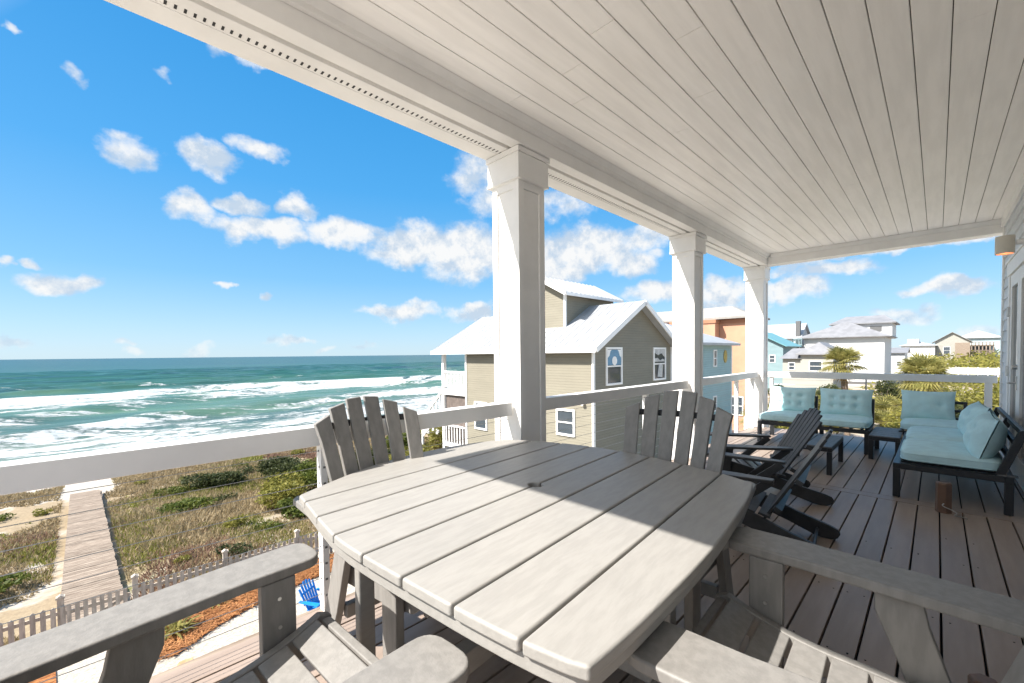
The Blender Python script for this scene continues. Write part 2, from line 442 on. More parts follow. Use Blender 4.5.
def sea_material():
    m = bpy.data.materials.new('sea_water'); m.use_nodes = True
    t = NT(m.node_tree); b = m.node_tree.nodes['Principled BSDF']
    co = t.node('ShaderNodeTexCoord').outputs['Object']
    x, y, z = t.sep(co)
    w1 = t.noise(t.vmath('MULTIPLY', co, (0.020, 0.045, 0)), 1, 5, 0.6)
    s = t.math('MULTIPLY_ADD', x, -0.12, y)
    s = t.math('MULTIPLY_ADD', t.math('SUBTRACT', w1, 0.5), 34, s)       # distance offshore with a wandering surf line
    deep = t.math('LOGARITHM', t.math('MAXIMUM', y, 40.0), 10.0)
    wcol = t.ramp(t.mapr(deep, 1.7, 3.6), [(0.0, (0.13, 0.185, 0.15)), (0.16, (0.075, 0.155, 0.115)), (0.34, (0.028, 0.098, 0.074)), (0.6, (0.015, 0.068, 0.056)), (1.0, (0.013, 0.058, 0.058))])
    big = t.noise(t.vmath('MULTIPLY', co, (0.004, 0.022, 0)), 1, 4, 0.55)
    wcol = t.mix(t.mapr(big, 0.50, 0.66, 0, 0.75), wcol, (0.010, 0.042, 0.066))
    rip = t.noise(t.vmath('MULTIPLY', co, (0.10, 0.42, 0)), 1, 6, 0.65)
    wcol = t.mix(t.mapr(rip, 0.35, 0.65, 0.0, 0.5), wcol, t.mix(0.5, wcol, (0.008, 0.035, 0.045)))
    # green translucent faces of the breakers
    swell = t.noise(t.vmath('MULTIPLY', co, (0.018, 0.10, 0)), 1, 3, 0.5)
    face = t.math('MULTIPLY', t.mapr(swell, 0.55, 0.66), t.mapr(s, 210, 120))
    wcol = t.mix(t.math('MULTIPLY', face, 0.55), wcol, (0.11, 0.20, 0.115))
    # surf
    band = t.ramp(t.mapr(s, 40, 240), [(0.0, 0.80), (0.10, 0.76), (0.15, 0.62), (0.19, 0.46), (0.27, 0.44), (0.33, 0.60), (0.40, 0.80), (0.46, 0.68), (0.50, 0.42), (0.56, 0.30), (0.66, 0.36), (0.76, 0.52), (0.82, 0.26), (1.0, 0.20)])
    f1 = t.noise(t.vmath('MULTIPLY', co, (0.11, 0.34, 0)), 1, 8, 0.68, 1.0)
    f2 = t.noise(t.vmath('MULTIPLY', co, (0.9, 1.7, 0)), 1, 7, 0.72)
    fv = t.math('ADD', t.math('MULTIPLY', f1, 0.66), t.math('MULTIPLY', f2, 0.34))
    thr = t.math('SUBTRACT', 0.74, t.math('MULTIPLY', band, 0.40))
    at = t.node('ShaderNodeAttribute', attribute_name='crest')
    thr = t.math('SUBTRACT', thr, t.math('MULTIPLY', at.outputs['Fac'], 0.18))
    foam = t.mapr(t.math('SUBTRACT', fv, thr), 0.0, 0.085, 0, 1, True)
    caps = t.math('MULTIPLY', t.mapr(t.noise(t.vmath('MULTIPLY', co, (0.045, 0.17, 0)), 1, 6, 0.7), 0.695, 0.745), t.mapr(s, 200, 260))
    foam = t.math('MAXIMUM', foam, t.math('MULTIPLY', caps, 0.8))
    fcol = t.mix(t.mapr(f2, 0.3, 0.6), (0.32, 0.37, 0.37), (0.50, 0.51, 0.505))
    t.put(b.inputs['Base Color'], t.mix(foam, wcol, fcol))
    t.put(b.inputs['Roughness'], t.mapr(foam, 0, 1, 0.28, 0.9))
    b.inputs['Specular IOR Level'].default_value = 0.12
    bn = t.node('ShaderNodeBump'); bn.inputs['Strength'].default_value = 0.7; bn.inputs['Distance'].default_value = 0.6
    t.l.new(t.math('MULTIPLY_ADD', foam, 0.25, rip), bn.inputs['Height']); t.l.new(bn.outputs[0], b.inputs['Normal'])
    return m


def sea_phase(X, Y):
    return 5*fbm(X*0.12, Y*0.12, 21)


def sea_crest(X, Y):
    s = Y-0.12*X
    sw = np.sin(s*2*PI/24+sea_phase(X, Y)+0.55)
    surf = np.clip((Y-48)/8, 0, 1)*np.clip((190-s)/70, 0, 1)
    return np.clip(sw, 0, 1)**4*surf*np.clip(0.55+1.1*fbm(X*0.25, Y*0.5, 33), 0, 1)


def sea_z(X, Y):
    s = Y-0.12*X
    amp = np.clip((Y-50)/20, 0, 1)*np.clip((600-Y)/300, 0.25, 1)
    ph = sea_phase(X, Y)
    sw = np.sin(s*2*PI/24+ph)
    ridge = np.clip(sw, 0, 1)**2.5
    return SEA+amp*(1.05*ridge+0.12*np.sin(s*0.9+X*0.2+ph)+0.10*fbm(X*0.8, Y*0.8, 9)) - 0.0*X


xs = np.concatenate([np.linspace(-30000, -400, 10)[:-1], np.linspace(-400, -60, 50)[:-1], np.linspace(-60, 160, 200)[:-1], np.linspace(160, 600, 60)[:-1], np.linspace(600, 30000, 10)])
ys = np.concatenate([np.linspace(46, 170, 260)[:-1], np.linspace(170, 420, 120)[:-1], np.geomspace(420, 32000, 40)])
so_ = tag(grid_mesh('sea', xs, ys, sea_z, sea_material()), kind='structure')
XX, YY = np.meshgrid(xs, ys)
at = so_.data.attributes.new('crest', 'FLOAT', 'POINT'); at.data.foreach_set('value', sea_crest(XX, YY).ravel().astype(np.float32))


def patch(name, poly, z, m, dz=0.0, sub=None):
    mb = MB(); mb.add([(a, b, z) for a, b in poly], [tuple(range(len(poly)))])
    o = mb.build(name, m, smooth=False)
    return tag(o, kind='structure')


gravel = mat('pale_gravel', (0.50, 0.455, 0.385), 0.95, 0.1, 16, bump=0.8, bscale=24, spec=0.1, col2=(0.33, 0.295, 0.245), detail=8)
mulch = mat('pine_straw_mulch', (0.40, 0.17, 0.065), 0.95, 0.1, 9, (1, 2.4, 1), bump=0.9, bscale=26, spec=0.1, col2=(0.16, 0.06, 0.025), detail=8)
patch('gravel_yard', [(-9, -2), (24, -2), (24, 12.9), (9, 13.9), (5, 13.95), (1.0, 14.1), (-9, 14.2)], GZ+0.03, gravel)
mp = [(0.75, 11.75), (1.15, 11.6), (2.0, 12.15), (3.0, 12.5), (4.3, 12.75), (6.5, 12.65), (9.0, 12.45), (9.3, 13.8), (7.2, 13.85), (5.0, 13.9), (3.0, 13.92), (1.0, 13.95), (0.62, 13.8), (0.55, 12.6)]
patch('mulch_bed', mp, GZ+0.06, mulch)
patch('mulch_strip', [(-6, 11.2), (-0.6, 11.3), (-0.75, 14.0), (-6, 14.05)], GZ+0.06, mulch)
# pine straw needles lying over the bed
def inside(px, py, poly):
    r = np.zeros(px.shape, bool); n = len(poly)
    for i in range(n):
        x1, y1 = poly[i]; x2, y2 = poly[(i+1) % n]
        c = ((y1 > py) != (y2 > py)) & (px < (x2-x1)*(py-y1)/(y2-y1+1e-12)+x1)
        r ^= c
    return r


def needles(name, poly, n, z, L, m, label):
    P = np.array(poly); x = rng.uniform(P[:, 0].min(), P[:, 0].max(), n*2); y = rng.uniform(P[:, 1].min(), P[:, 1].max(), n*2)
    k = inside(x, y, poly); x, y = x[k][:n], y[k][:n]; n = len(x)
    th = rng.uniform(0, 2*PI, n); l = L*rng.uniform(0.5, 1.2, n); w = 0.012
    dx, dy = np.cos(th)*l, np.sin(th)*l; zz = z+rng.uniform(0, 0.07, n); z2 = z+rng.uniform(0, 0.07, n)
    a = np.stack([x-np.sin(th)*w, y+np.cos(th)*w, zz], 1); b = np.stack([x+np.sin(th)*w, y-np.cos(th)*w, zz], 1); c = np.stack([x+dx, y+dy, z2], 1)
    v = np.empty((3*n, 3)); v[0::3] = a; v[1::3] = b; v[2::3] = c
    me = bpy.data.meshes.new(name); me.from_pydata(v.tolist(), [], np.arange(3*n).reshape(n, 3).tolist()); me.materials.append(m); me.update()
    o = bpy.data.objects.new(name, me); S.collection.objects.link(o)
    return tag(o, label, 'ground cover', kind='stuff')


M['straw'] = leaf_mat('pine_needles', (0.16, 0.055, 0.02), (0.55, 0.26, 0.10), 0.1)
needles('pine_straw', mp, 9000, GZ+0.06, 0.22, M['straw'], 'rust coloured pine straw strewn over the planting bed')
MB().bar((0.44, 9.0, GZ+0.07), (0.62, 14.0, GZ+0.07), 0.10, 0.12).build('concrete_edging', M['concrete'])
tag(bpy.data.objects['concrete_edging'], 'narrow pale concrete edging strip beside the rust coloured bed', 'edging')

# boardwalk over the dune
bw = MB()
y = 14.35; k = 0
while y < 28.6:
    d = 0.145
    x0 = -0.72-0.010*(y-15); x1 = 0.47-0.024*(y-15)+random.uniform(-.015, .015)
    if int((y-14.35)/0.145) % 9 == 8: y += 0.022
    bw.box(x0, x1, y, y+d-0.012, GZ+0.13+random.uniform(-.004, .004), GZ+0.17)
    y += d
o = bw.build('boardwalk', M['wood_grey'], smooth=False)
tag(o, 'weathered grey timber boardwalk crossing the dune towards the sea', 'boardwalk')
MB().box(-0.72, -0.62, 14.3, 28.5, GZ-0.1, GZ+0.125).box(0.12, 0.22, 14.3, 28.5, GZ-0.1, GZ+0.125).build('stringer', M['wood_grey'], o)


# dune vegetation: countless blades
def blades(name, n, area, size, m, label, thr, seed, extra=None):
    x = rng.uniform(area[0], area[1], n*4); y = rng.uniform(area[2], area[3], n*4)
    dn = fbm(x*2.2, y*2.2, seed)+0.35*fbm(x*7, y*7, seed+1)
    k = dn > thr
    k &= ~((x > -0.95-0.012*(y-15)) & (x < 0.62-0.022*(y-15)) & (y < 29))
    k &= ~((x > -1.2) & (x < 0.7) & (y >= 28.5))
    if extra is not None: k &= extra(x, y)
    x, y, dn = x[k][:n], y[k][:n], dn[k][:n]; n = len(x)
    z = ground_z(x, y)-0.02
    h = size*rng.uniform(0.45, 1.15, n)*(0.6+0.5*np.clip(dn-thr, 0, 1)); th = rng.uniform(0, 2*PI, n); lean = rng.uniform(0.2, 0.9, n)*h
    w = 0.011+0.0008*np.abs(y)
    la = rng.uniform(0, 2*PI, n)
    a = np.stack([x-np.cos(th)*w, y-np.sin(th)*w, z], 1); b = np.stack([x+np.cos(th)*w, y+np.sin(th)*w, z], 1)
    c = np.stack([x+np.cos(la)*lean, y+np.sin(la)*lean, z+h], 1)
    v = np.empty((3*n, 3)); v[0::3] = a; v[1::3] = b; v[2::3] = c
    me = bpy.data.meshes.new(name); me.from_pydata(v.tolist(), [], np.arange(3*n).reshape(n, 3).tolist()); me.materials.append(m); me.update()
    o = bpy.data.objects.new(name, me); S.collection.objects.link(o)
    return tag(o, label, 'dune grass', kind='stuff')


blades('dry_grass', 190000, (-14, 24, 14.35, 34), 0.24, M['grass_dry'], 'straw coloured dry grass over the dune beside the boardwalk', -0.38, 31)
blades('green_grass', 70000, (-14, 24, 14.35, 34), 0.21, M['grass_green'], 'yellow green low growth in patches on the dune', 0.22, 47)
blades('russet_grass', 50000, (-14, 22, 14.4, 35), 0.25, M['grass_red'], 'russet brown scrub tufts along the top of the dune', 0.5, 59)


# ------------------------------------------------------------------ plants
def leaf_cloud(mb, c, r, n, size, squash=1.0, up=0.35):
    c = np.array(c); r = np.array(r)
    d = rng.normal(size=(n, 3)); d /= np.linalg.norm(d, axis=1)[:, None]
    rad = rng.uniform(0.35, 1.0, n)**0.5
    p = c+d*r*rad[:, None]
    p[:, 2] = np.maximum(p[:, 2], c[2]-r[2]*0.75)
    for q in p:
        s = size*random.uniform(0.6, 1.3)
        a = Vector((random.gauss(0, 1), random.gauss(0, 1), random.gauss(0, 0.6))).normalized()
        b = a.cross(Vector((random.gauss(0, 1), random.gauss(0, 1), random.gauss(0, 1)))).normalized()
        q = Vector(q)
        mb.add([q-a*s*0.5, q+b*s*0.22, q+a*s*0.5, q-b*s*0.22], [(0, 1, 2, 3)])


def shrub(name, loc, r, n, leaf, m, label, group=None, lumps=6, cat='shrub'):
    t = thing(name, label, cat, loc, 0, group)
    mb = MB()
    for i in range(lumps):
        a = random.uniform(0, 2*PI); q = random.uniform(0.2, 0.75)
        k = random.uniform(0.4, 0.65)
        leaf_cloud(mb, (math.cos(a)*r[0]*q, math.sin(a)*r[1]*q, r[2]*random.uniform(0.45, 1.1)), (r[0]*k, r[1]*k, r[2]*k), n//lumps, leaf)
    mb.build('foliage', m, t, smooth=False, fix=False)
    st = MB()
    for i in range(7):
        a = random.uniform(0, 2*PI); q = random.uniform(0.2, 0.6)
        st.tube((0, 0, -0.05), (math.cos(a)*r[0]*q, math.sin(a)*r[1]*q, r[2]*random.uniform(0.6, 1.1)), 0.03, 0.008, 5)
    st.build('stem', M['bark'], t)
    return t


def frond(mb, base, az, tilt, L, n=15, spread=1.5, droop=0.22):
    """a fan leaf: stalk then pleated fingers"""
    d = Vector((math.cos(az)*math.cos(tilt), math.sin(az)*math.cos(tilt), math.sin(tilt)))
    side = Vector((-math.sin(az), math.cos(az), 0)); up = side.cross(d)*-1
    base = Vector(base); hub = base+d*L*0.45
    mb.bar(base, hub, 0.025, 0.02)
    for i in range(n):
        a = (i/(n-1)-0.5)*2*spread
        fd = (d*math.cos(a)+side*math.sin(a)).normalized()
        ln = L*0.62*(1-0.25*abs(a)/spread)*random.uniform(0.85, 1.1)
        w = L*0.05
        s2 = fd.cross(up).normalized(); w = L*random.uniform(.018, .03)
        m1 = hub+fd*ln*0.55; tip = hub+fd*ln-Vector((0, 0, 1))*ln*droop*random.uniform(0.6, 1.4)
        mb.add([hub, m1+s2*w, tip, m1-s2*w], [(0, 1, 2, 3)])


def palm(name, loc, h, L, nf, label, group=None, low=-0.4, m='frond'):
    t = thing(name, label, 'palm tree', loc, random.uniform(0, 6), group)
    tr = MB(); segs = 10
    lean = (random.uniform(-.05, .05)*h, random.uniform(-.05, .05)*h)
    pts = [(lean[0]*(i/segs)**2, lean[1]*(i/segs)**2, h*i/segs) for i in range(segs+1)]
    for i in range(segs):
        tr.tube(pts[i], pts[i+1], 0.16 if i else 0.22, 0.15+0.02*(i % 2), 9)
    tr.build('trunk', M['trunk'], t)
    cr = MB()
    for i in range(nf):
        frond(cr, pts[-1], i*2.399+random.uniform(-.2, .2), random.uniform(low, 1.35), L*random.uniform(0.8, 1.1))
    cr.build('crown', M[m], t, smooth=False, fix=False)
    dr = MB()
    for i in range(nf//9):
        frond(dr, (pts[-1][0], pts[-1][1], h-0.1), random.uniform(0, 6.3), random.uniform(-1.3, -0.7), L*0.8)
    dr.build('dead_frond', M['frond_dry'], t, smooth=False, fix=False)
    return t


def palmetto(name, loc, L, nf, label, group=None, m='frond'):
    t = thing(name, label, 'palmetto', loc, random.uniform(0, 6), group)
    cr = MB()
    for i in range(nf):
        frond(cr, (random.uniform(-.1, .1), random.uniform(-.1, .1), 0.0), i*2.399, random.uniform(0.25, 1.45), L*random.uniform(0.75, 1.15), n=13)
    cr.build('fronds', M[m], t, smooth=False, fix=False)
    return t


# shrubs on the dune towards the neighbour's house
spots = [((6.4, 21.0), (1.5, 1.3, .8), 'leaf_yellow', 'bushy yellow green shrub on the dune behind the dining chair'),
         ((8.3, 22.4), (1.7, 1.4, .9), 'leaf', 'broad green shrub beside the yellow green bush on the dune'),
         ((10.6, 23.0), (1.7, 1.5, 1.0), 'leaf_dark', 'dark olive shrub at the middle of the dune thicket'),
         ((7.2, 24.6), (1.8, 1.3, .8), 'leaf_dark', 'dark low scrub at the seaward edge of the thicket'),
         ((6.0, 18.7), (0.8, 0.7, .55), 'leaf', 'bright green bush standing alone near the table corner'),
         ((12.6, 21.0), (1.6, 1.3, 1.0), 'leaf_yellow', 'rounded yellow shrub seen through the chair slats'),
         ((14.4, 24.4), (1.9, 1.5, 1.2), 'leaf', 'tall green shrub growing before the neighbour porch stair'),
         ((16.4, 23.3), (1.2, 1.1, 1.3), 'leaf_yellow', 'yellow green shrub with white blooms by the neighbour porch'),
         ((4.4, 26.0), (1.3, 1.1, .5), 'leaf_dark', 'low dark scrub mound right of the sandy path'),
         ((2.6, 22.6), (1.0, 0.9, .3), 'leaf', 'small green mound in the dry grass right of the boardwalk'),
         ((-2.6, 18.3), (1.2, 1.0, .35), 'leaf', 'low green mound left of the boardwalk near the fence')]
for (p, r, m, lb) in spots:
    big = r[2] > 0.6
    o = shrub('dune_shrub', (p[0], p[1], float(ground_z(p[0], p[1]))-.03), r, int(1500*r[0]*r[1]), 0.17, M[m], lb)
    if 'white blooms' in lb:
        for i in range(16):
            fl = MB()
            a = random.uniform(0, 6.3); q = random.uniform(.3, .9); c = Vector((math.cos(a)*q*r[0], math.sin(a)*q*r[1], random.uniform(.9, 1.9)))
            fl.tube(c, c+Vector((0, 0, .16)), .10, .06, 7)
            fl.build('bloom', M['white'], o)

# small knee high bushes scattered over the dune
rb2 = random.Random(21); small = {}
for i in range(46):
    x, y = rb2.uniform(-9, 13), rb2.uniform(15.2, 30)
    if -1.6 < x < 1.3: continue
    k = rb2.choice(['leaf', 'leaf_yellow', 'leaf_dark'])
    lb = {'leaf': 'knee high mid green bush', 'leaf_yellow': 'knee high yellow green bush', 'leaf_dark': 'knee high dark olive bush'}[k]+' scattered over the grassy dune'; g = 'small '+{'leaf': 'mid green', 'leaf_yellow': 'yellow green', 'leaf_dark': 'dark olive'}[k]+' dune bushes'
    z = float(ground_z(x, y))-.04; sc = rb2.uniform(.6, 1.25)
    if k not in small:
        small[k] = shrub('dune_bush', (x, y, z), (.55, .5, .28), 420, .11, M[k], lb, g, 4); small[k].scale = (sc,)*3
    else: place(small[k], False, (x, y, z), rb2.uniform(0, 6), lb, g, sc)

# yucca clumps in the pine straw
for (p, L, n, lb) in (((1.25, 12.55), .62, 26, 'spiky green yucca in the pine straw by the concrete edging'),
                      ((2.15, 13.35), .55, 22, 'grassy clump at the back of the pine straw near the pickets'),
                      ((3.0, 13.6), .5, 18, 'small low clump beside the picket fence in the pine straw'),
                      ((7.4, 13.0), .5, 18, 'low clump farthest along the pine straw bed')):
    t = thing('yucca', lb, 'plant', (p[0], p[1], GZ+.05), 0)
    mb = MB()
    for i in range(n*3):
        a = random.uniform(0, 6.3); tl = random.uniform(.15, 1.4); l = L*random.uniform(.6, 1.1)
        d = Vector((math.cos(a)*math.cos(tl), math.sin(a)*math.cos(tl), math.sin(tl))); s = Vector((-math.sin(a), math.cos(a), 0))*.028
        m1 = d*l*.55+Vector((0, 0, .02)); tip = d*l-Vector((0, 0, l*.22))
        b0 = Vector((random.uniform(-.12, .12), random.uniform(-.12, .12), 0))
        mb.add([b0, b0+m1+s, b0+tip, b0+m1-s], [(0, 1, 2, 3)])
    mb.build('leaves', M['frond'], t, smooth=False, fix=False)

# cabbage palms and garden beyond the far railing
palm('cabbage_palm', (32.3, 3.75, GZ), 5.7, 1.35, 64, 'tall cabbage palm with open crown before the grey house')
palm('cabbage_palm', (32.0, 0.35, GZ), 5.0, 1.55, 80, 'bushy full crowned cabbage palm before the distant cream house', low=-0.75)
palm('cabbage_palm', (24.5, 6.6, GZ), 3.0, 1.1, 22, 'short palm leaning out beside the coral building')
GR = 'green planting in the sandy garden beyond the far railing'
garden = [(17.5, 5.9), (22.0, 5.6), (25.0, 4.2), (27.0, 2.4), (24.0, -0.7), (28.0, -1.4), (30.6, 5.9), (23.0, 7.0), (16.4, 6.4), (30.0, 0.6)]
rg = random.Random(9)
for gx in (33, 37.5, 42.5, 48, 55, 63, 72):
    gy = 0.215*gx
    while gy > -0.075*gx:
        q = gy/gx
        if not (gx < 44 and 0.075 < q < 0.125): garden.append((gx+rg.uniform(-2.2, 2.2), gy+rg.uniform(-.8, .8)))
        gy -= rg.uniform(2.0, 3.4)+0.03*gx
protos = {}
rs = random.Random(5)
for i, (x, y) in enumerate(garden):
    k = rs.choice(['leaf', 'leaf_yellow', 'leaf_dark', 'frond', 'leaf_yellow', 'frond'])
    z = float(ground_z(x, y))-.05
    sc = rs.uniform(.8, 1.35)*(1 if x < 45 else 1.35)
    if k == 'frond': lb = 'spiky saw palmetto clump in the sandy garden beyond the far railing'; g = 'saw palmettos in the garden'
    else: lb = {'leaf': 'mid green leafy bush', 'leaf_yellow': 'yellow green leafy bush', 'leaf_dark': 'dark olive leafy bush'}[k]+' in the sandy garden beyond the far railing'; g = {'leaf': 'mid green', 'leaf_yellow': 'yellow green', 'leaf_dark': 'dark olive'}[k]+' bushes in the garden'
    if k not in protos:
        protos[k] = palmetto('saw_palmetto', (0, 0, 0), 1.35, 34, lb, g) if k == 'frond' else shrub('garden_bush', (0, 0, 0), (1.35, 1.2, 1.15), 2300, 0.17, M[k], lb, g)
        o = protos[k]; o.location = (x, y, z); o.scale = (sc,)*3
    else:
        place(protos[k], False, (x, y, z), rs.uniform(0, 6), lb, g, sc)
# scrub farther inland that reads as one mass
mb = MB()
for i in range(150):
    x = rs.uniform(50, 250); y = rs.uniform(-0.13*x, 0.075*x)
    if 122 < x < 145 and y > -24: continue
    if x < 122 and y > 0.05*x and x > 92: continue
    s = 0.8+x*0.010
    h = (0.55 if x < 145 else 1.5)
    leaf_cloud(mb, (x, y, float(ground_z(x, y))+.3+(1.0 if x > 145 else 0)), (s*1.6, s*1.5, s*h), 90, 0.28+x*0.0042)
tag(mb.build('inland_scrub', M['leaf_yellow'], smooth=False, fix=False), 'olive scrub covering the sandy flats far inland', 'scrub', kind='stuff')
blades('garden_grass', 15000, (13, 60, -14, 7.5), 0.30, M['grass_green'], 'thin green grass over the sandy garden', 0.25, 77)


# ------------------------------------------------------------------ houses beyond the porch
def window(parent, face, at, a0, a1, z0, z1, bars=1, fr=None, w=0.09, pane=None):
    """sash window on a wall facing -x or -y; face plane at 'at'"""
    f = MB()
    def bx(p0, p1, q0, q1, d0, d1, mb=f):
        if face == '-x': mb.box(at-d1, at-d0, p0, p1, q0, q1)
        else: mb.box(p0, p1, at-d1, at-d0, q0, q1)
    bx(a0, a0+w, z0, z1, -0.02, 0.05); bx(a1-w, a1, z0, z1, -0.02, 0.05)
    bx(a0+w, a1-w, z1-w, z1, -0.02, 0.05); bx(a0+w, a1-w, z0, z0+w, -0.02, 0.06)
    for i in range(bars):
        zz = z0+(z1-z0)*(i+1)/(bars+1); bx(a0+w, a1-w, zz-0.03, zz+0.03, -0.02, 0.04)
    o = f.build('window', fr or M['white'], parent)
    p = MB(); bx(a0+w, a1-w, z0+w, z1-w, 0.003, 0.012, p); p.build('pane', pane or M['glass'], o, smooth=False)
    return o


def roof_ribs(mb, p0, p1, q0, q1, n, h=0.035, w=0.05):
    """standing seams from the eave line p0-p1 up to the ridge line q0-q1"""
    p0, p1, q0, q1 = map(Vector, (p0, p1, q0, q1))
    nrm = (p1-p0).cross(q0-p0).normalized()
    if nrm.z < 0: nrm = -nrm
    for i in range(n+1):
        a = p0.lerp(p1, i/n); b = q0.lerp(q1, i/n)
        if (b-a).length > 0.1: mb.bar(a+nrm*h*0.5, b+nrm*h*0.5, w, h, nrm)


def gable_house(name, label, x0, x1, y0, y1, zb, ze, zr, axis, wm, rm, oh=0.35, ribs=0, th=0.12, group=None, trim=True):
    t = thing(name, label, 'house', ((x0+x1)/2, (y0+y1)/2, zb), 0, group)
    cx, cy = (x0+x1)/2, (y0+y1)/2
    off = Matrix.Translation((-cx, -cy, -zb))
    body = MB()
    if axis == 'y':
        sl = (zr-ze)/((x1-x0)/2); body.prism([(x0, zb), (x1, zb), (x1, ze), (cx, zr), (x0, ze)], y0, y1, XZ)
    else:
        sl = (zr-ze)/((y1-y0)/2); body.prism([(y0, zb), (y1, zb), (y1, ze), (cy, zr), (y0, ze)], x0, x1, YZ)
    w = body.build('wall', wm, t, smooth=False)
    r = MB()
    if axis == 'y':
        e = ze-sl*oh+0.02; z2 = zr+0.02
        r.prism([(x0-oh, e), (cx, z2), (x1+oh, e), (x1+oh, e+th), (cx, z2+th), (x0-oh, e+th)], y0-oh, y1+oh, XZ)
        if ribs:
            roof_ribs(r, (x0-oh, y0-oh, e+th), (x0-oh, y1+oh, e+th), (cx, y0-oh, z2+th), (cx, y1+oh, z2+th), ribs)
            roof_ribs(r, (x1+oh, y0-oh, e+th), (x1+oh, y1+oh, e+th), (cx, y0-oh, z2+th), (cx, y1+oh, z2+th), ribs)
    else:
        e = ze-sl*oh+0.02; z2 = zr+0.02
        r.prism([(y0-oh, e), (cy, z2), (y1+oh, e), (y1+oh, e+th), (cy, z2+th), (y0-oh, e+th)], x0-oh, x1+oh, YZ)
        if ribs:
            roof_ribs(r, (x0-oh, y0-oh, e+th), (x1+oh, y0-oh, e+th), (x0-oh, cy, z2+th), (x1+oh, cy, z2+th), ribs)
            roof_ribs(r, (x0-oh, y1+oh, e+th), (x1+oh, y1+oh, e+th), (x0-oh, cy, z2+th), (x1+oh, cy, z2+th), ribs)
    ro = r.build('roof', rm, t, smooth=False)
    for q in (w, ro): q.matrix_local = off
    t['_off'] = [-cx, -cy, -zb]
    return t, w, ro


def hip_house(name, label, x0, x1, y0, y1, zb, ze, zr, wm, rm, oh=0.6, ridge=0.35, group=None, cat='house'):
    t = thing(name, label, cat, ((x0+x1)/2, (y0+y1)/2, zb), 0, group)
    cx, cy = (x0+x1)/2, (y0+y1)/2
    off = Matrix.Translation((-cx, -cy, -zb))
    w = MB().box(x0, x1, y0, y1, zb, ze).build('wall', wm, t, smooth=False)
    r = MB()
    lx, ly = (x1-x0), (y1-y0)
    if lx > ly: a, b = (cx-(lx-ly)/2-ly*0.5*ridge*0.2, cy), (cx+(lx-ly)/2+ly*0.1*ridge, cy)
    else: a, b = (cx, cy-(ly-lx)/2-lx*0.1*ridge), (cx, cy+(ly-lx)/2+lx*0.1*ridge)
    X0, X1, Y0, Y1 = x0-oh, x1+oh, y0-oh, y1+oh
    vs = [(X0, Y0, ze), (X1, Y0, ze), (X1, Y1, ze), (X0, Y1, ze), (X0, Y0, ze+.15), (X1, Y0, ze+.15), (X1, Y1, ze+.15), (X0, Y1, ze+.15), (a[0], a[1], zr), (b[0], b[1], zr)]
    if lx > ly: top = [(4, 5, 9, 8), (5, 6, 9), (6, 7, 8, 9), (7, 4, 8)]
    else: top = [(4, 5, 8), (5, 6, 9, 8), (6, 7, 9), (7, 4, 8, 9)]
    r.add(vs, [(3, 2, 1, 0), (0, 1, 5, 4), (1, 2, 6, 5), (2, 3, 7, 6), (3, 0, 4, 7)]+top)
    ro = r.build('roof', rm, t, smooth=False)
    for q in (w, ro): q.matrix_local = off
    t['_off'] = [-cx, -cy, -zb]
    return t, w, ro


def settle(t):
    """parts made in world coordinates move into their house's own frame"""
    off = Matrix.Translation(tuple(t['_off']))
    for c in t.children:
        if c.matrix_local == Matrix.Identity(4): c.matrix_local = off
    del t['_off']


# the tan neighbour
t, w, ro = gable_house('beach_house', 'tan lap sided beach house with white metal roof and dormer next door', 14.31, 21.4, 9.757, 17.9, GZ-0.3, 1.62, 3.56, 'y', M['tan_siding'], M['roofmetal'], 0.36, 0)
# replace the plain roof so that it also covers the seaward porch
bpy.data.objects.remove(ro)
r = MB(); e, z2, th = 1.44, 3.58, 0.10
r.prism([(13.95, e), (17.855, z2), (21.76, e), (21.76, e+th), (17.855, z2+th), (13.95, e+th)], 9.4, 20.6, XZ)
for xe in (13.95, 21.76):
    roof_ribs(r, (xe, 9.45, e+th), (xe, 20.55, e+th), (17.855, 9.45, z2+th), (17.855, 20.55, z2+th), 27, 0.02, 0.04)
ro = r.build('roof', M['roofmetal'], t, smooth=False)
tr = MB()
tr.bar((13.92, 9.33, e+.01), (17.855, 9.33, z2+.01), 0.05, 0.22); tr.bar((17.855, 9.33, z2+.01), (21.79, 9.33, e+.01), 0.05, 0.22)
tr.box(13.88, 13.947, 9.36, 20.6, e-0.10, e+0.10)
tr.build('fascia', M['white'], t, smooth=False)
for q in ((14.27, 14.40, 9.717, 9.80), (14.27, 14.36, 17.82, 17.94), (21.32, 21.44, 9.717, 9.80)): MB().box(*q, GZ-0.3, 1.60).build('corner_board', M['white'], t, smooth=False)
sash_blue = mat('blue_window_panel', (0.13, 0.27, 0.40), 0.3, 0.05)
wa = window(t, '-y', 9.757, 15.22, 16.5, -0.06, 1.56)
p = MB(); p.box(15.33, 16.39, 9.72, 9.738, 0.80, 1.45); p.build('blue_panel', sash_blue, wa, smooth=False)
p = MB()
for q in range(10):
    a = PI*q/9; b = PI*(q+1)/9
p.tube((15.86, 9.722, 0.98), (15.86, 9.708, 0.98), 0.19, n=20)
p.prism([(15.33, 1.45), (15.33, 1.12), (15.45, 1.20), (15.52, 1.38), (15.62, 1.45)], 9.708, 9.722, XZ); p.prism([(16.39, 1.45), (16.39, 1.12), (16.27, 1.20), (16.20, 1.38), (16.10, 1.45)], 9.708, 9.722, XZ)
p.build('shell_ornament', M['white'], wa, smooth=False)
wb = window(t, '-y', 9.757, 19.4, 20.72, -0.06, 1.56)
p = MB()
p.prism([(19.50, 1.46), (19.50, 1.30), (19.85, 1.18), (20.2, 1.28), (20.62, 1.05), (20.62, 1.46)], 9.708, 9.722, XZ)
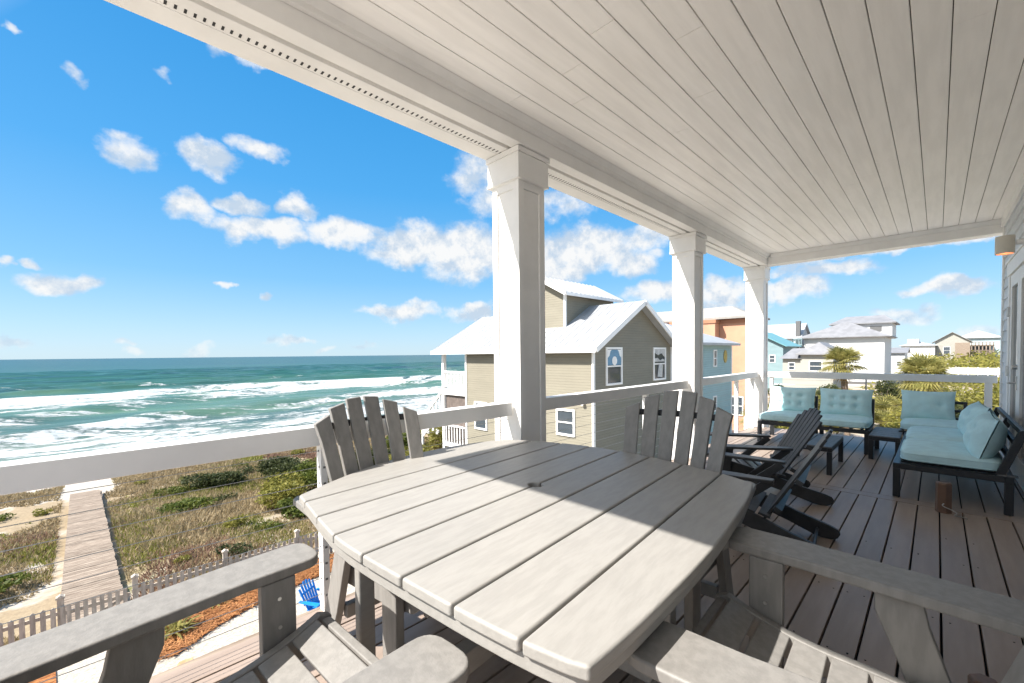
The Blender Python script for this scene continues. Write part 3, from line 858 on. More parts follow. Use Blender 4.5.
p.prism([(19.50, 1.02), (19.50, 0.86), (20.62, 0.86), (20.62, 0.92), (20.35, 1.00), (20.05, 0.92), (19.8, 1.05)], 9.708, 9.722, XZ)
p.prism([(19.8, 0.12), (20.3, 0.08), (20.38, 0.70), (19.95, 0.74)], 9.712, 9.724, XZ)
p.build('scroll_ornament', mat('pale_curtain', (0.50, 0.50, 0.49), 0.7), wb, smooth=False)
window(t, '-x', 14.31, 10.66, 11.66, -2.20, -1.05); window(t, '-x', 14.31, 16.2, 17.2, -2.6, -1.15)
ul = MB(); ul.tube((14.31, 10.22, -0.72), (14.16, 10.22, -0.74), 0.07, 0.09, 10); ul.build('porch_light', M['white'], t)
# dormer
dm = MB(); dm.prism([(12.32, 2.2), (15.4, 2.2), (15.4, 4.2), (13.86, 5.02), (12.32, 4.2)], 15.81, 20.0, YZ)
dmo = dm.build('dormer', M['tan_siding'], t, smooth=False)
dr = MB(); th = 0.09; s_ = 0.82/1.54; o_ = 0.34; e = 4.2-s_*o_+.02
dr.prism([(12.32-o_, e), (13.86, 5.04), (15.4+o_, e), (15.4+o_, e+th), (13.86, 5.04+th), (12.32-o_, e+th)], 15.45, 20.45, YZ)
roof_ribs(dr, (15.5, 12.32-o_, e+th), (20.4, 12.32-o_, e+th), (15.5, 13.86, 5.04+th), (20.4, 13.86, 5.04+th), 14)
dr.build('dormer_roof', M['roofmetal'], dmo, smooth=False)
dc = MB(); dc.box(15.77, 15.88, 12.28, 12.39, 2.45, 4.17); dc.bar((15.42, 12.32-o_, e+.02), (15.42, 13.86, 5.06), 0.05, 0.16); dc.bar((15.42, 13.86, 5.06), (15.42, 15.4+o_, e+.02), 0.05, 0.16)
dc.box(15.45, 20.45, 12.32-o_-.04, 12.32-o_-.002, e-.05, e+.08)
dc.build('dormer_trim', M['white'], dmo, smooth=False)
# seaward porch of the neighbour
po = MB()
po.box(14.31, 20.9, 17.95, 20.2, -0.95, -0.62)
for yy in (20.05,):
    for xx in (14.42, 17.8, 20.8): po.box(xx-.1, xx+.1, yy-.1, yy+.1, GZ-.3, 1.40)
po.box(14.33, 14.43, 18.0, 19.94, 0.28, 0.40); po.box(14.35, 14.41, 18.0, 19.94, -0.50, -0.42)
for i in range(15): po.box(14.36, 14.40, 18.05+i*.13, 18.09+i*.13, -0.42, 0.28)
po.box(14.31, 20.9, 17.95, 20.1, -3.9, -3.7)
for i in range(8): po.box(14.36, 14.40, 18.05+i*.25, 18.12+i*.25, -3.7, -2.75)
po.box(14.35, 14.42, 18.0, 20.0, -2.75, -2.65)
po.build('porch', M['white'], t, smooth=False)
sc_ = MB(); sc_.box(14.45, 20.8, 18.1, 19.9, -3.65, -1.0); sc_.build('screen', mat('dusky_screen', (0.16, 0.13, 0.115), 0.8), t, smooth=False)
st = MB(); st.bar((14.45, 20.25, -0.75), (14.45, 22.4, -2.6), 0.10, 0.14); st.bar((14.45, 20.25, -1.75), (14.45, 22.4, -3.6), 0.08, 0.3)
st.box(14.4, 14.5, 22.35, 22.47, -5.2, -2.5)
for i in range(6): st.box(14.42, 14.48, 20.5+i*.35, 20.56+i*.35, -2.0-i*.3, -0.95-i*.3)
st.build('stair', M['white'], t, smooth=False)
settle(t)

# aqua house, next along the shore
t, w, ro = hip_house('aqua_house', 'aqua lap sided house with pale hip roof behind the tan one', 24.6, 31.3, 10.0, 18.0, GZ-0.3, 1.72, 3.3, M['aqua_siding'], M['roofmetal'], 0.45)
window(t, '-y', 10.0, 27.9, 28.5, 0.35, 1.45, fr=M['white']); window(t, '-y', 10.0, 27.9, 28.5, -2.5, -1.5)
p = MB()
p.prism([(30.05+0.3*math.cos(a*PI/8), 1.0+0.42*math.sin(a*PI/8)) for a in range(16)], 9.95, 9.99, XZ)
p.build('yellow_plaque', mat('ochre_plaque', (0.50, 0.36, 0.10), 0.6), t)
cb = MB(); cb.box(31.2, 31.34, 9.96, 10.1, GZ, 1.70); cb.build('corner_board', M['white'], t, smooth=False)
settle(t)

# coral apartment building
t, w, ro = hip_house('coral_building', 'tall coral stucco building with pale tiled roof', 38.0, 42.0, 10.9, 26.0, GZ-0.3, 4.05, 5.3, M['coral'], M['tile'], 0.5)
p = MB(); p.box(37.0, 38.1, 13.1, 17.0, GZ-.3, 4.02); p.build('bay', M['coral'], t, smooth=False)
p = MB(); p.box(36.92, 38.0, 13.02, 17.0, 3.72, 4.0); p.box(37.9, 37.998, 10.85, 13.02, 3.72, 4.0); p.build('band', M['coral_trim'], t, smooth=False)
window(t, '-x', 38.0, 11.2, 12.2, -4.0, -2.4)
settle(t)

# houses inland, seen over the far railing
t, w, ro = gable_house('teal_cottage', 'small blue grey cottage with teal gabled roof beyond the corner column', 80, 90, 17.7, 26, GZ, 2.3, 4.6, 'x', M['teal_siding'], M['roofteal'], 0.6)
window(t, '-x', 80, 18.8, 19.7, -0.6, 0.7); window(t, '-x', 80, 21.4, 22.3, -0.6, 0.7)
settle(t)
t, w, ro = hip_house('grey_house', 'long low grey house with two small white windows and grey roof', 70, 79, 9.72, 13.4, GZ, 0.75, 2.5, M['cream_siding'], M['roofgrey'], 0.5)
window(t, '-x', 70, 10.9, 12.4, -1.5, -0.1)
p = MB(); p.box(70.3, 78, 13.4, 15.6, GZ, 0.2); p.build('wing', M['cream_siding'], t, smooth=False)
p = MB(); p.add([(69.8, 13.3, 0.22), (78.4, 13.3, 0.22), (78.4, 16.0, 0.22), (69.8, 16.0, 0.22), (74.4, 13.3, 1.7), (74.4, 15.2, 1.7)], [(3, 2, 1, 0), (0, 4, 5, 3), (0, 1, 4), (1, 2, 5, 4), (2, 3, 5)])
p.build('wing_roof', M['roofgrey'], t, smooth=False)
window(t, '-x', 70.3, 14.1, 14.9, -1.4, -0.3)
settle(t)
t, w, ro = gable_house('white_roofed_house', 'distant house with white roof and dark chimney behind the grey house', 106, 116, 20.6, 30, GZ, 4.2, 7.2, 'y', M['white_siding'], M['roofmetal'], 0.5)
p = MB(); p.box(106, 107, 20.4, 21.2, 0, 7.6); p.build('chimney', M['slat_grey'], t, smooth=False)
settle(t)
t, w, ro = hip_house('white_house', 'large white house with grey hip roof and upper storey', 100, 116, 6.6, 18.6, GZ, 3.7, 7.0, M['white_siding'], M['roofgrey'], 0.9)
p = MB(); p.box(107, 118, 6.0, 15.0, 3.6, 6.4); u = p.build('upper_storey', M['white_siding'], t, smooth=False)
p = MB(); p.add([(106.4, 5.4, 6.4), (118.6, 5.4, 6.4), (118.6, 15.6, 6.4), (106.4, 15.6, 6.4), (106.4, 5.4, 6.6), (118.6, 5.4, 6.6), (118.6, 15.6, 6.6), (106.4, 15.6, 6.6), (112.5, 7.5, 8.3), (112.5, 13.5, 8.3)],
              [(3, 2, 1, 0), (0, 1, 5, 4), (1, 2, 6, 5), (2, 3, 7, 6), (3, 0, 4, 7), (4, 5, 8), (5, 6, 9, 8), (6, 7, 9), (7, 4, 8, 9)])
p.build('upper_roof', M['roofgrey'], u, smooth=False)
p = MB(); p.box(99.93, 100.0, 7.4, 17.5, -4.9, -4.5); p.box(106.92, 107, 7.5, 9.2, 4.9, 5.9); p.build('dark_panel', M['slat_grey'], t, smooth=False)  # wall-foot strip is shade painted as dark grey; upper box is an opening
p = MB(); p.box(99, 104, 18.7, 20.4, 2.4, 2.6)
for i in range(7): p.box(99, 99.12, 18.75+i*.25, 18.85+i*.25, 2.6, 3.6)
p.box(99, 99.15, 18.7, 20.4, 3.6, 3.75); p.box(99, 99.3, 20.2, 20.4, GZ, 3.7)
p.build('balcony', M['teal_siding'], t, smooth=False)
settle(t)
t, w, ro = gable_house('white_cottage', 'small white cottage with shaded side beside the large white house', 128, 140, 5.0, 8.9, GZ, 0.6, 1.7, 'y', M['white_siding'], M['roofgrey'], 0.5)
window(t, '-x', 128, 5.6, 6.4, -2.4, -1.2); settle(t)
t, w, ro = hip_house('flat_white_house', 'low white house with stepped roof seen above the bushy palm', 205, 222, 0.5, 9.0, GZ, 2.6, 4.2, M['white_siding'], M['roofmetal'], 0.7)
p = MB(); p.box(206, 215, 4.5, 7.5, 2.6, 5.0); p.build('upper_storey', M['white_siding'], t, smooth=False); settle(t)
t, w, ro = gable_house('tan_gabled_house', 'distant cream house with broad tan gable and pale roof', 222, 245, -8.3, 0.6, GZ, 4.2, 7.4, 'x', M['cream_siding'], M['tile'], 0.8)
window(t, '-x', 222, -3.4, -1.6, -0.5, 2.2); window(t, '-x', 222, -6.8, -5.6, -0.5, 2.2)
p = MB(); p.box(221.6, 222, -8.3, -4.6, -3.5, 3.6); p.build('brown_bay', M['wood_grey'], t, smooth=False)  # bay boxed out in brown board colour, darker than the wall
settle(t)
t, w, ro = hip_house('pale_blue_house', 'distant pale blue house with pale roof above brown timber decks', 262, 284, -18.3, -6.2, GZ, 5.8, 9.2, M['blue_siding'], M['roofmetal'], 0.9)
p = MB()
for z_ in (-0.6, 2.6): p.box(257, 262, -16.2, -7.2, z_, z_+0.35); p.box(257, 257.2, -16.2, -7.2, z_+1.3, z_+1.45)
for i in range(10): p.box(257, 257.35, -16.2+i*1.0, -15.9+i*1.0, GZ, 4.0)
for i in range(34): p.box(257.05, 257.15, -16.1+i*.27, -16.0+i*.27, -0.3, 0.8)
p.build('deck', M['wood_grey'], t, smooth=False)
p = MB(); p.box(261.9, 262, -15.6, -8.0, -0.4, 2.2); p.build('dark_panel', M['glass'], t, smooth=False)  # dark glass panel on the wall behind the decks
settle(t)
t, w, ro = gable_house('teal_far_house', 'far teal house just left of the porch wall', 300, 312, -25.5, -21.0, GZ, 3.6, 5.5, 'x', M['aqua_siding'], M['roofteal'], 0.5)
window(t, '-x', 300, -24, -22.6, 0, 2); settle(t)
# long white garden wall far inland
fw = thing('white_fence', 'long white panelled fence far across the scrub', 'fence', (141, -6, -4.4))
p = MB()
for i in range(24): p.box(-.06, .06, -17+i*1.5, -15.6+i*1.5, 0, 1.45)
p.build('panel', M['white'], fw, smooth=False)
p = MB()
for i in range(25): p.box(-.12, .12, -17.1+i*1.5, -16.95+i*1.5, -.8, 1.6)
p.build('post', M['white'], fw, smooth=False)

# picket fence at the foot of the yard
fa, fb = Vector((-7.0, 14.16, GZ)), Vector((10.5, 13.94, GZ))
fdir = (fb-fa).normalized(); L = (fb-fa).length
pf = thing('picket_fence', 'weathered picket fence between the yard and the dune', 'fence', fa, math.atan2(fdir.y, fdir.x))
pk = MB(); pk2 = MB(); x = 0.0
g0 = (Vector((-0.58, 14.1, GZ))-fa).dot(fdir); g1 = (Vector((0.58, 14.1, GZ))-fa).dot(fdir)
while x < L:
    if not (g0-0.02 < x < g1+0.02):
        h = random.uniform(0.86, 0.90)
        (pk if x < g0 else pk2).prism([(x, 0.03), (x+.085, 0.03), (x+.085, h-.04), (x+.0425, h), (x, h-.04)], -0.012, 0.012, XZ)
    x += 0.155
pk.build('pickets', M['picket'], pf, smooth=False); pk2.build('pickets', M['picket'], pf, smooth=False)
for z_ in (0.22, 0.66):
    for a_, b_ in ((0, g0), (g1, L)): MB().box(a_, b_, .014, .05, z_, z_+.08).build('rail', M['picket'], pf, smooth=False)
x = g0-0.06
for px_ in [g0-0.06-1.9*i for i in range(4)][::-1]+[g1+0.06+1.9*i for i in range(6)]:
    q = MB(); q.box(px_-.055, px_+.055, 0.02, .13, -.1, 1.02); q.box(px_-.075, px_+.075, 0.0, .15, 1.02, 1.06)
    q.prism([(px_-.06, 1.06), (px_+.06, 1.06), (px_, 1.10)], .015, .135, XZ)
    q.build('post', M['picket'], pf, smooth=False)
gt = MB(); n = 8
for i in range(n):
    xx = g0+0.03+(g1-g0-.06)*i/n; gt.box(xx, xx+.08, -.012, .012, .05, .84)
gt.box(g0+.02, g1-.03, .014, .05, .62, .70); gt.box(g0+.02, g1-.03, .014, .05, .18, .26); gt.bar((g0+.05, .03, .24), (g1-.06, .03, .64), .03, .07)
gt.build('gate', M['picket'], pf, smooth=False)


# ------------------------------------------------------------------ the porch
CEIL, BEAM, SOF = 2.966, 2.068, 2.795
# deck: boards run along the facade, with one cross board where two fields meet
dk = MB()
pitch = 0.130
def deck_field(x0, x1):
    k = -8
    while True:
        y0 = -0.029+pitch*k-pitch
        if y0 > 2.10: break
        a, b = y0+0.004, y0+pitch-0.004
        if b > -0.60 and a < 2.12:
            dk.box(x0, x1, max(a, -0.60), min(b, 2.115), -0.028, 0.0)
        k += 1
deck_field(-3.0, 4.945); deck_field(5.085, 8.28)
dk.box(4.950, 5.080, -0.60, 2.115, -0.028, 0.0005)
dk.box(-3.0, 8.45, 2.123, 2.258, -0.028, 0.0)
deckm = mat('brown_composite_decking', (0.335, 0.262, 0.212), 0.42, 0.06, 3.0, (0.6, 5, 1), bump=0.18, bscale=30, spec=0.35, col2=(0.295, 0.228, 0.182), island=0.07)
o = dk.build('deck_floor', deckm, bevel=0.003, seg=1); tag(o, kind='structure')
sp = MB(); 
for i in range(120):
    x = random.choice([4.2, 3.75, 2.9, 2.3, 1.75, 5.9, 6.6])+random.uniform(-.015, .015); k = random.randint(-4, 15)
    yy = -0.029+pitch*k+random.choice([.03, .10]); sp.tube((x, yy, 0.0), (x, yy, 0.0012), 0.004, n=6)
sp.build('deck_screw', M['dark'], o, smooth=False)
sub = MB(); sub.box(-3.0, 8.45, -0.60, 2.25, -0.30, -0.034); o2 = sub.build('deck_joists', M['dark'], smooth=False); o2.parent = o
fa_ = MB(); fa_.box(-3.0, 8.45, 2.2502, 2.288, -0.34, -0.004); fa_.build('rim_board', M['wood_grey'], o, smooth=False)

house = thing('porch_house', 'white panelled porch with boarded ceiling and square columns on the house it belongs to', 'house', (8.3, -0.6, 0))
def hp(mb, name, m, **kw):
    o = mb.build(name, m, None, **kw); o.parent = house; o.matrix_parent_inverse = Matrix.Translation((-8.3, 0.6, 0)); return o
XE = -0.40                       # open end of the porch roof, behind the camera to the left
# ceiling boards
cb = MB(); p_ = 0.1475; k = -6
while True:
    y0 = 0.110+p_*(k-1)
    if y0 > BEAM-0.02: break
    a, b = max(y0+0.0022, -0.56), min(y0+p_-0.0022, BEAM-.012)
    if b > a+.01:
        x = XE; js = random.uniform(0.5, 4.5)
        cuts = [XE+.12, js, js+4.2, 8.25]
        cuts = [c for c in cuts if c <= 8.25]
        if cuts[-1] != 8.25: cuts.append(8.25)
        for x0, x1 in zip(cuts[:-1], cuts[1:]):
            if x1-x0 > .05: cb.box(x0+.001, x1-.001, a, b, CEIL+random.uniform(0, .0015), CEIL+.018)
    k += 1
ce = hp(cb, 'ceiling', M['ceiling'], bevel=0.0025, seg=1)
kn = MB()
for i in range(150):
    x = random.uniform(0.4, 8); k = random.randint(-3, 12); y = 0.110+p_*k+random.uniform(.02, .12)
    if y < BEAM-.05:
        r_ = random.uniform(.003, .0065); kn.tube((x, y, CEIL-.0006), (x, y, CEIL+.004), r_, n=7)
rb = MB()
rb.prism([(-.52, -0.62), (8.52, -0.62), (8.52, 2.43), (-.375, 2.43)], CEIL+.02, CEIL+.22, XY)
hp(rb, 'roof', M['groove'], smooth=False)
# beam over the columns with stepped soffit
bm_ = MB()
bm_.box(XE+.02, 8.50, BEAM, 2.165, SOF, CEIL+.019)
bm_.box(XE+.02, 8.50, 2.165, 2.197, SOF+.030, CEIL+.018)
bm_.box(XE+.02, 8.50, 2.197, 2.425, SOF, CEIL+.017)
hp(bm_, 'beam', M['white'], bevel=0.004)
bt = MB()
bt.prism([(BEAM-.002, 2.895), (BEAM-.018, 2.905), (BEAM-.022, 2.93), (BEAM-.055, CEIL-.002), (BEAM-.002, CEIL-.002)], XE+.03, 8.25, YZ)
hp(bt, 'beam_moulding', M['white'], smooth=False)
sv = MB(); x = -0.35
while x < 8.0:
    sv.box(x, x+.010, 2.262, 2.290, SOF-.0012, SOF+.002); x += 0.0335
hp(sv, 'soffit_vent', M['poly_dark'], smooth=False)
ed = MB(); ed.box(XE+.02, 8.50, 2.425, 2.445, SOF+.004, CEIL+.02); ed.box(XE+.02, 8.5, 2.305, 2.312, SOF-.0025, SOF+.001)
hp(ed, 'fascia', M['white'], smooth=False)
eb = MB(); eb.box(8.25, 8.48, -0.60, BEAM-.002, SOF, CEIL+.016); hp(eb, 'cross_beam', M['white'], bevel=0.004)
eb = MB(); xe_ = lambda y: -.457+.063*(y-1.23); eb.prism([(xe_(-.6), -.6), (xe_(-.6)+.16, -.6), (xe_(BEAM)+.16, BEAM-.002), (xe_(BEAM), BEAM-.002)], SOF, CEIL+.016, XY); hp(eb, 'cross_beam', M['white'], bevel=0.004)
em = MB(); em.prism([(8.248, 2.905), (8.235, 2.915), (8.215, CEIL-.002), (8.248, CEIL-.002)], -0.56, BEAM-.06, XZ)
hp(em, 'cross_moulding', M['white'], smooth=False)
# made-up slab out of view above the open end, added to shade the tabletop
ub = MB(); ub.prism([(-0.95, 1.0), (0.0, 1.0), (0.0, 2.915), (-0.95, 2.915)], 3.40, 3.50, XY); ub.box(-.30, -.18, 1.2, 1.32, 3.18, 3.401); ub.box(-.30, -.18, 2.1, 2.22, 3.18, 3.401)
hp(ub, 'shade_slab', M['white'], smooth=False)

# columns
def column(x0):
    y0, s = 2.12, 0.282
    c = MB(); c.box(x0+.012, x0+s-.012, y0+.012, y0+s-.012, -0.9, SOF-.002)
    for a, b in ((x0, x0+.058), (x0+s-.058, x0+s)):
        for q, r in ((y0, y0+.058), (y0+s-.058, y0+s)): c.box(a, b, q, r, -0.9, 2.60)
    # rails closing the recessed panels
    for z0, z1 in ((2.515, 2.60), (-0.9, 0.22)):
        c.box(x0+.001, x0+s-.001, y0+.001, y0+s-.001, z0, z1)
    o = c.build('column', M['white'], None, bevel=0.003, seg=1)
    k = MB()
    k.box(x0-.022, x0+s+.022, y0-.022, y0+s+.022, 2.585, 2.755); k.box(x0-.032, x0+s+.032, y0-.032, y0+s+.032, 2.755, SOF-.003); k.box(x0-.027, x0+s+.027, y0-.027, y0+s+.027, 2.57, 2.588)
    k.build('capital', M['white'], o, bevel=0.003, seg=1)
    b = MB(); b.box(x0-.016, x0+s+.016, y0-.016, y0+s+.016, -0.88, 0.15); b.build('plinth', M['white'], o, bevel=0.003, seg=1)
    o.parent = house; o.matrix_parent_inverse = Matrix.Translation((-8.3, 0.6, 0))
    return o
COLX = (2.195, 5.300, 8.243)
for x in COLX: column(x)

# house wall behind and to the right, lap boards
wl = MB()
wl.box(-0.9, 8.24, -0.80, -0.605, -0.3, CEIL+.3)
def laps(x0, x1, z0, z1):
    z = -0.02
    while z < CEIL:
        a, b = max(z, z0), min(z+.138, z1)
        if b > a+.01: wl.add([(x0, -.603, a), (x1, -.603, a), (x1, -.580, a), (x0, -.580, a), (x0, -.603, b), (x1, -.603, b), (x1, -.596, b), (x0, -.596, b)], [(0, 1, 2, 3), (3, 2, 6, 7), (4, 7, 6, 5), (0, 3, 7, 4), (1, 5, 6, 2)])
        z += .13
laps(7.42, 8.16, 0, CEIL); laps(-0.9, 4.10, 0, CEIL); laps(4.10, 7.42, 2.27, CEIL)
wo = hp(wl, 'wall', M['siding'], smooth=False)
wt = MB(); wt.box(8.16, 8.262, -.82, -.572, -.3, CEIL+.01)
wt.box(-0.9, 8.25, -.602, -.556, 2.855, CEIL-.001)
wt.box(7.28, 7.42, -.602, -.562, 0, 2.27); wt.box(4.10, 4.24, -.602, -.562, 0, 2.27); wt.box(4.06, 7.46, -.602, -.555, 2.13, 2.275); wt.box(4.03, 7.49, -.602, -.545, 2.275, 2.305)
wt.box(5.70, 5.80, -.602, -.562, 0, 2.13)
for q in ((-.55, 1.55), (1.75, 3.85)):  # unseen windows added so dark glass cuts bounce off the sunlit wall
    wt.box(q[0]-.08, q[0], -.602, -.560, .1, 2.3); wt.box(q[1], q[1]+.08, -.602, -.560, .1, 2.3); wt.box(q[0]-.1, q[1]+.1, -.602, -.556, 2.3, 2.42); wt.box((q[0]+q[1])/2-.04, (q[0]+q[1])/2+.04, -.602, -.565, .1, 2.3)
    MB().box(q[0], q[1], -.590, -.572, .1, 2.3).build('unseen_dark_glass', M['glass'], wo, smooth=False)
x = wt.build('wall_trim', M['white'], wo, bevel=0.003, seg=1)
for (x0, x1, hs, hd) in ((5.80, 7.28, 7.28, -1), (4.24, 5.70, 4.24, 1)):
    d = MB(); f = .13
    xm = (x0+x1)/2
    for a, b in ((x0+.004, xm-.003), (xm+.003, x1-.004)):
        d.box(a, a+f, -.604, -.570, .01, 2.125); d.box(b-f, b, -.604, -.570, .01, 2.125); d.box(a+f, b-f, -.604, -.570, 1.99, 2.125); d.box(a+f, b-f, -.604, -.570, .01, .25)
    do = d.build('door', M['white'], wo, bevel=0.003, seg=1)
    g = MB(); g.box(x0+.13, xm-.13, -.600, -.590, .25, 1.99); g.box(xm+.13, x1-.13, -.600, -.590, .25, 1.99); g.build('door_glass', M['glass'], do, smooth=False)
    if hd == -1:
        h = MB(); hx = xm+.06
        h.tube((hx, -.57, .97), (hx, -.515, .97), .011); h.tube((hx-.008, -.515, .97), (hx+.12, -.515, .965), .010, .008); h.box(hx-.025, hx+.025, -.572, -.562, .90, 1.04); h.tube((hx, -.57, 1.13), (hx, -.535, 1.13), .024, .022, 12)
        h.build('handle', M['bolt'], do)
        hg = MB()
        for z in (.25, 1.07, 1.73): hg.box(x1-.014, x1+.010, -.572, -.554, z-.05, z+.05); hg.tube((x1, -.553, z-.055), (x1, -.553, z+.055), .009)
        hg.build('hinge', M['bolt'], do)

# wall lamp with a shade open below
wlp = thing('wall_lamp', 'cream drum shaped wall lamp with glowing underside on the house wall', 'lamp', (5.40, -0.388, 2.105))
s_ = MB(); n = 28; r = .056
vs = []; 
for z, q in ((0, r), (.145, r), (.145, r-.006), (0, r-.006)):
    vs += [(q*math.cos(2*PI*i/n), q*math.sin(2*PI*i/n), z) for i in range(n)]
fs = [(k*n+i, k*n+(i+1) % n, ((k+1) % 4)*n+(i+1) % n, ((k+1) % 4)*n+i) for k in range(4) for i in range(n)]
s_.add(vs, fs); s_.tube((0, 0, .139), (0, 0, .143), r-.004, n=n)
s_.build('shade', mat('cream_enamel', (0.62, 0.58, 0.50), 0.5, 0.02), wlp)
a_ = MB(); a_.tube((0, -.06, .085), (0, -.25, .085), .022, n=12); a_.tube((0, -.245, .085), (0, -.275, .085), .055, n=20); a_.build('bracket', M['cream'] if 'cream' in M else M['white'], wlp)
gl = bpy.data.materials.new('warm_bulb'); gl.use_nodes = True
b = gl.node_tree.nodes['Principled BSDF']; b.inputs['Base Color'].default_value = (.9, .4, .2, 1); b.inputs['Emission Color'].default_value = (1, .28, .10, 1); b.inputs['Emission Strength'].default_value = 1.1
q = MB(); q.tube((0, 0, .012), (0, 0, .02), r-.008, n=n); q.build('bulb', gl, wlp)

# railings
CB = [0.085+0.083*i for i in range(10)]
def rail_x(name, label, x0, x1, posts, spread):
    t = thing(name, label, 'railing', (x0, 2.24, 0), 0, 'cable railings round the deck')
    L = x1-x0
    r = MB(); r.box(0, L, -.052, .052, .868, .965); r.build('top_rail', M['white'], t, bevel=0.004)
    c = MB()
    for z in CB: c.tube((0, 0, z), (L, 0, z), .0017, n=5, cap=False)
    c.build('cables', M['cable'], t)
    for p in posts:
        q = MB(); q.box(p-x0-.016, p-x0+.016, -.028, .028, -.02, .868); q.cur = 1
        for z in CB: q.box(p-x0-.018, p-x0-.0155, -.005, .005, z-.005, z+.005); q.box(p-x0-.006, p-x0+.006, -.030, -.0275, z-.005, z+.005)
        q.build('post', [M['white'], M['slat_grey']], t)
    return t
rail_x('deck_railing', 'white railing with steel cables nearest the camera, before the sea view', -3.0, 2.178, (-1.0, 0.835), 0)
rail_x('deck_railing', 'white cable railing between the first and second columns, before the tan house', 2.499, 5.283, (4.28,), 0)
rail_x('deck_railing', 'white cable railing between the second column and the corner column', 5.604, 8.226, (7.25, 8.06), 0)
t = thing('deck_railing', 'white cable railing across the far end of the deck behind the sofas', 'railing', (8.40, 2.10, 0), -PI/2, 'cable railings round the deck')
L = 2.66
r = MB(); r.box(0, L, -.052, .052, .868, .965); r.build('top_rail', M['white'], t, bevel=0.004)
c = MB()
for z in CB: c.tube((0, 0, z), (L, 0, z), .0017, n=5, cap=False)
c.build('cables', M['cable'], t)
for p, w in ((.075, .024), (1.34, .008), (2.585, .034)):
    q = MB(); q.box(p-w, p+w, -.030, .030, -.02, .868); o = q.build('post' if w > .01 else 'spacer_bar', M['white'] if w > .01 else M['cable'], t, bevel=0.002, seg=1)


# ------------------------------------------------------------------ dining table
TC = (1.38, 1.29); TR = math.radians(4.9)
tb = thing('dining_table', 'large grey slatted patio table with bowed sides and umbrella hole', 'table', (TC[0], TC[1], 0), TR)
def interp(pts, v):
    pts = sorted(pts); xs_ = [p[0] for p in pts]; ys_ = [p[1] for p in pts]
    # smooth (Catmull-Rom like) interpolation
    v = min(max(v, xs_[0]), xs_[-1])
    i = max(j for j in range(len(xs_)-1) if xs_[j] <= v+1e-9)
    x0, x1, y0, y1 = xs_[i], xs_[i+1], ys_[i], ys_[i+1]
    m0 = (y1-ys_[i-1])/(x1-xs_[i-1]) if i > 0 else (y1-y0)/(x1-x0)
    m1 = (ys_[i+2]-y0)/(xs_[i+2]-x0) if i+2 < len(xs_) else (y1-y0)/(x1-x0)
    h = x1-x0; q = (v-x0)/h
    return (2*q**3-3*q**2+1)*y0+(q**3-2*q**2+q)*h*m0+(-2*q**3+3*q**2)*y1+(q**3-q**2)*h*m1
NEAR = [(-.80, -.815), (-.60, -.838), (-.25, -.845), (.10, -.835), (.33, -.795), (.57, -.742), (.70, -.715)]
FAR = [(-.80, .600), (-.63, .690), (-.43, .748), (-.22, .800), (0, .828), (.2, .825), (.40, .79), (.58, .735), (.76, .64)]
LEFT = [(-.74, .645), (-.49, .755), (-.28, .83), (-.06, .872), (.15, .868), (.31, .85), (.50, .80), (.66, .725)]
RIGHT = [(-.83, -.775), (-.627, -.797), (-.19, -.818), (.14, -.814), (.45, -.80), (.62, -.778)]
gaps = [-.63, -.433, -.236, -.04, .157, .354, .551]
edges = [None]+gaps+[None]
g = .0035
def board_poly(a, b, ins=0.0):
    """outline of the board between two gap lines (None = the bowed outer side)"""
    P = []
    if a is None:
        xs_ = np.linspace(-.812+ins, .605-ins, 16)
        P += [(x, interp(RIGHT, x)+ins) for x in xs_]; lo = -.775
    else: P += [(interp(NEAR, a+g)+ins, a+g), (interp(FAR, a+g)-ins, a+g)]; lo = a+g
    hi = (b-g) if b is not None else .66
    lo2 = lo if a is not None else -.755
    P += [(interp(FAR, y)-ins, y) for y in np.linspace(lo2, hi, 8)[1:-1]]
    if b is not None: P += [(interp(FAR, b-g)-ins, b-g), (interp(NEAR, b-g)+ins, b-g)]
    else: P += [(x, interp(LEFT, x)-ins) for x in np.linspace(.665-ins, -.715+ins, 16)]
    P += [(interp(NEAR, y)+ins, y) for y in np.linspace(hi, lo2, 8)[1:-1]]
    return P
HOLE = (0.0, -.04, .030)
tp = MB()
for a, b in zip(edges[:-1], edges[1:]):
    P = board_poly(a, b)
    if a == -.04:      # half of the umbrella hole
        P = [P[0]]+[(HOLE[0]+HOLE[2]*math.cos(q), -.04+g+HOLE[2]*math.sin(q)) for q in np.linspace(PI, 0, 12)]+P[1:]
    if b == -.04:
        i = [k for k, p in enumerate(P) if abs(p[1]-(b-g)) < 1e-6][0]
        P = P[:i+1]+[(HOLE[0]+HOLE[2]*math.cos(q), -.04-g+HOLE[2]*math.sin(q)) for q in np.linspace(0, -PI, 12)]+P[i+1:]
    tp.prism(P, .707, .740, XY)
tp.build('tabletop', M['poly'], tb, bevel=0.008, seg=3)
full = [(x, interp(RIGHT, x)+.014) for x in np.linspace(-.795, .585, 16)]+[(interp(FAR, y)-.014, y) for y in np.linspace(-.74, .65, 18)]+[(x, interp(LEFT, x)-.014) for x in np.linspace(.645, -.70, 16)]+[(interp(NEAR, y)+.014, y) for y in np.linspace(.64, -.74, 18)]
ap = MB()
inner = [(x*.90, y*.90) for x, y in full]
n = len(full)
vs = [(x, y, .668) for x, y in full]+[(x, y, .7062) for x, y in full]+[(x, y, .668) for x, y in inner]+[(x, y, .7062) for x, y in inner]
fs = []
for i in range(n):
    j = (i+1) % n; fs += [(i, j, n+j, n+i), (3*n+i, 3*n+j, 2*n+j, 2*n+i), (2*n+i, 2*n+j, j, i), (n+i, n+j, 3*n+j, 3*n+i)]
ap.add(vs, fs); ap.build('apron', M['poly'], tb, bevel=0.004)
cl = MB()
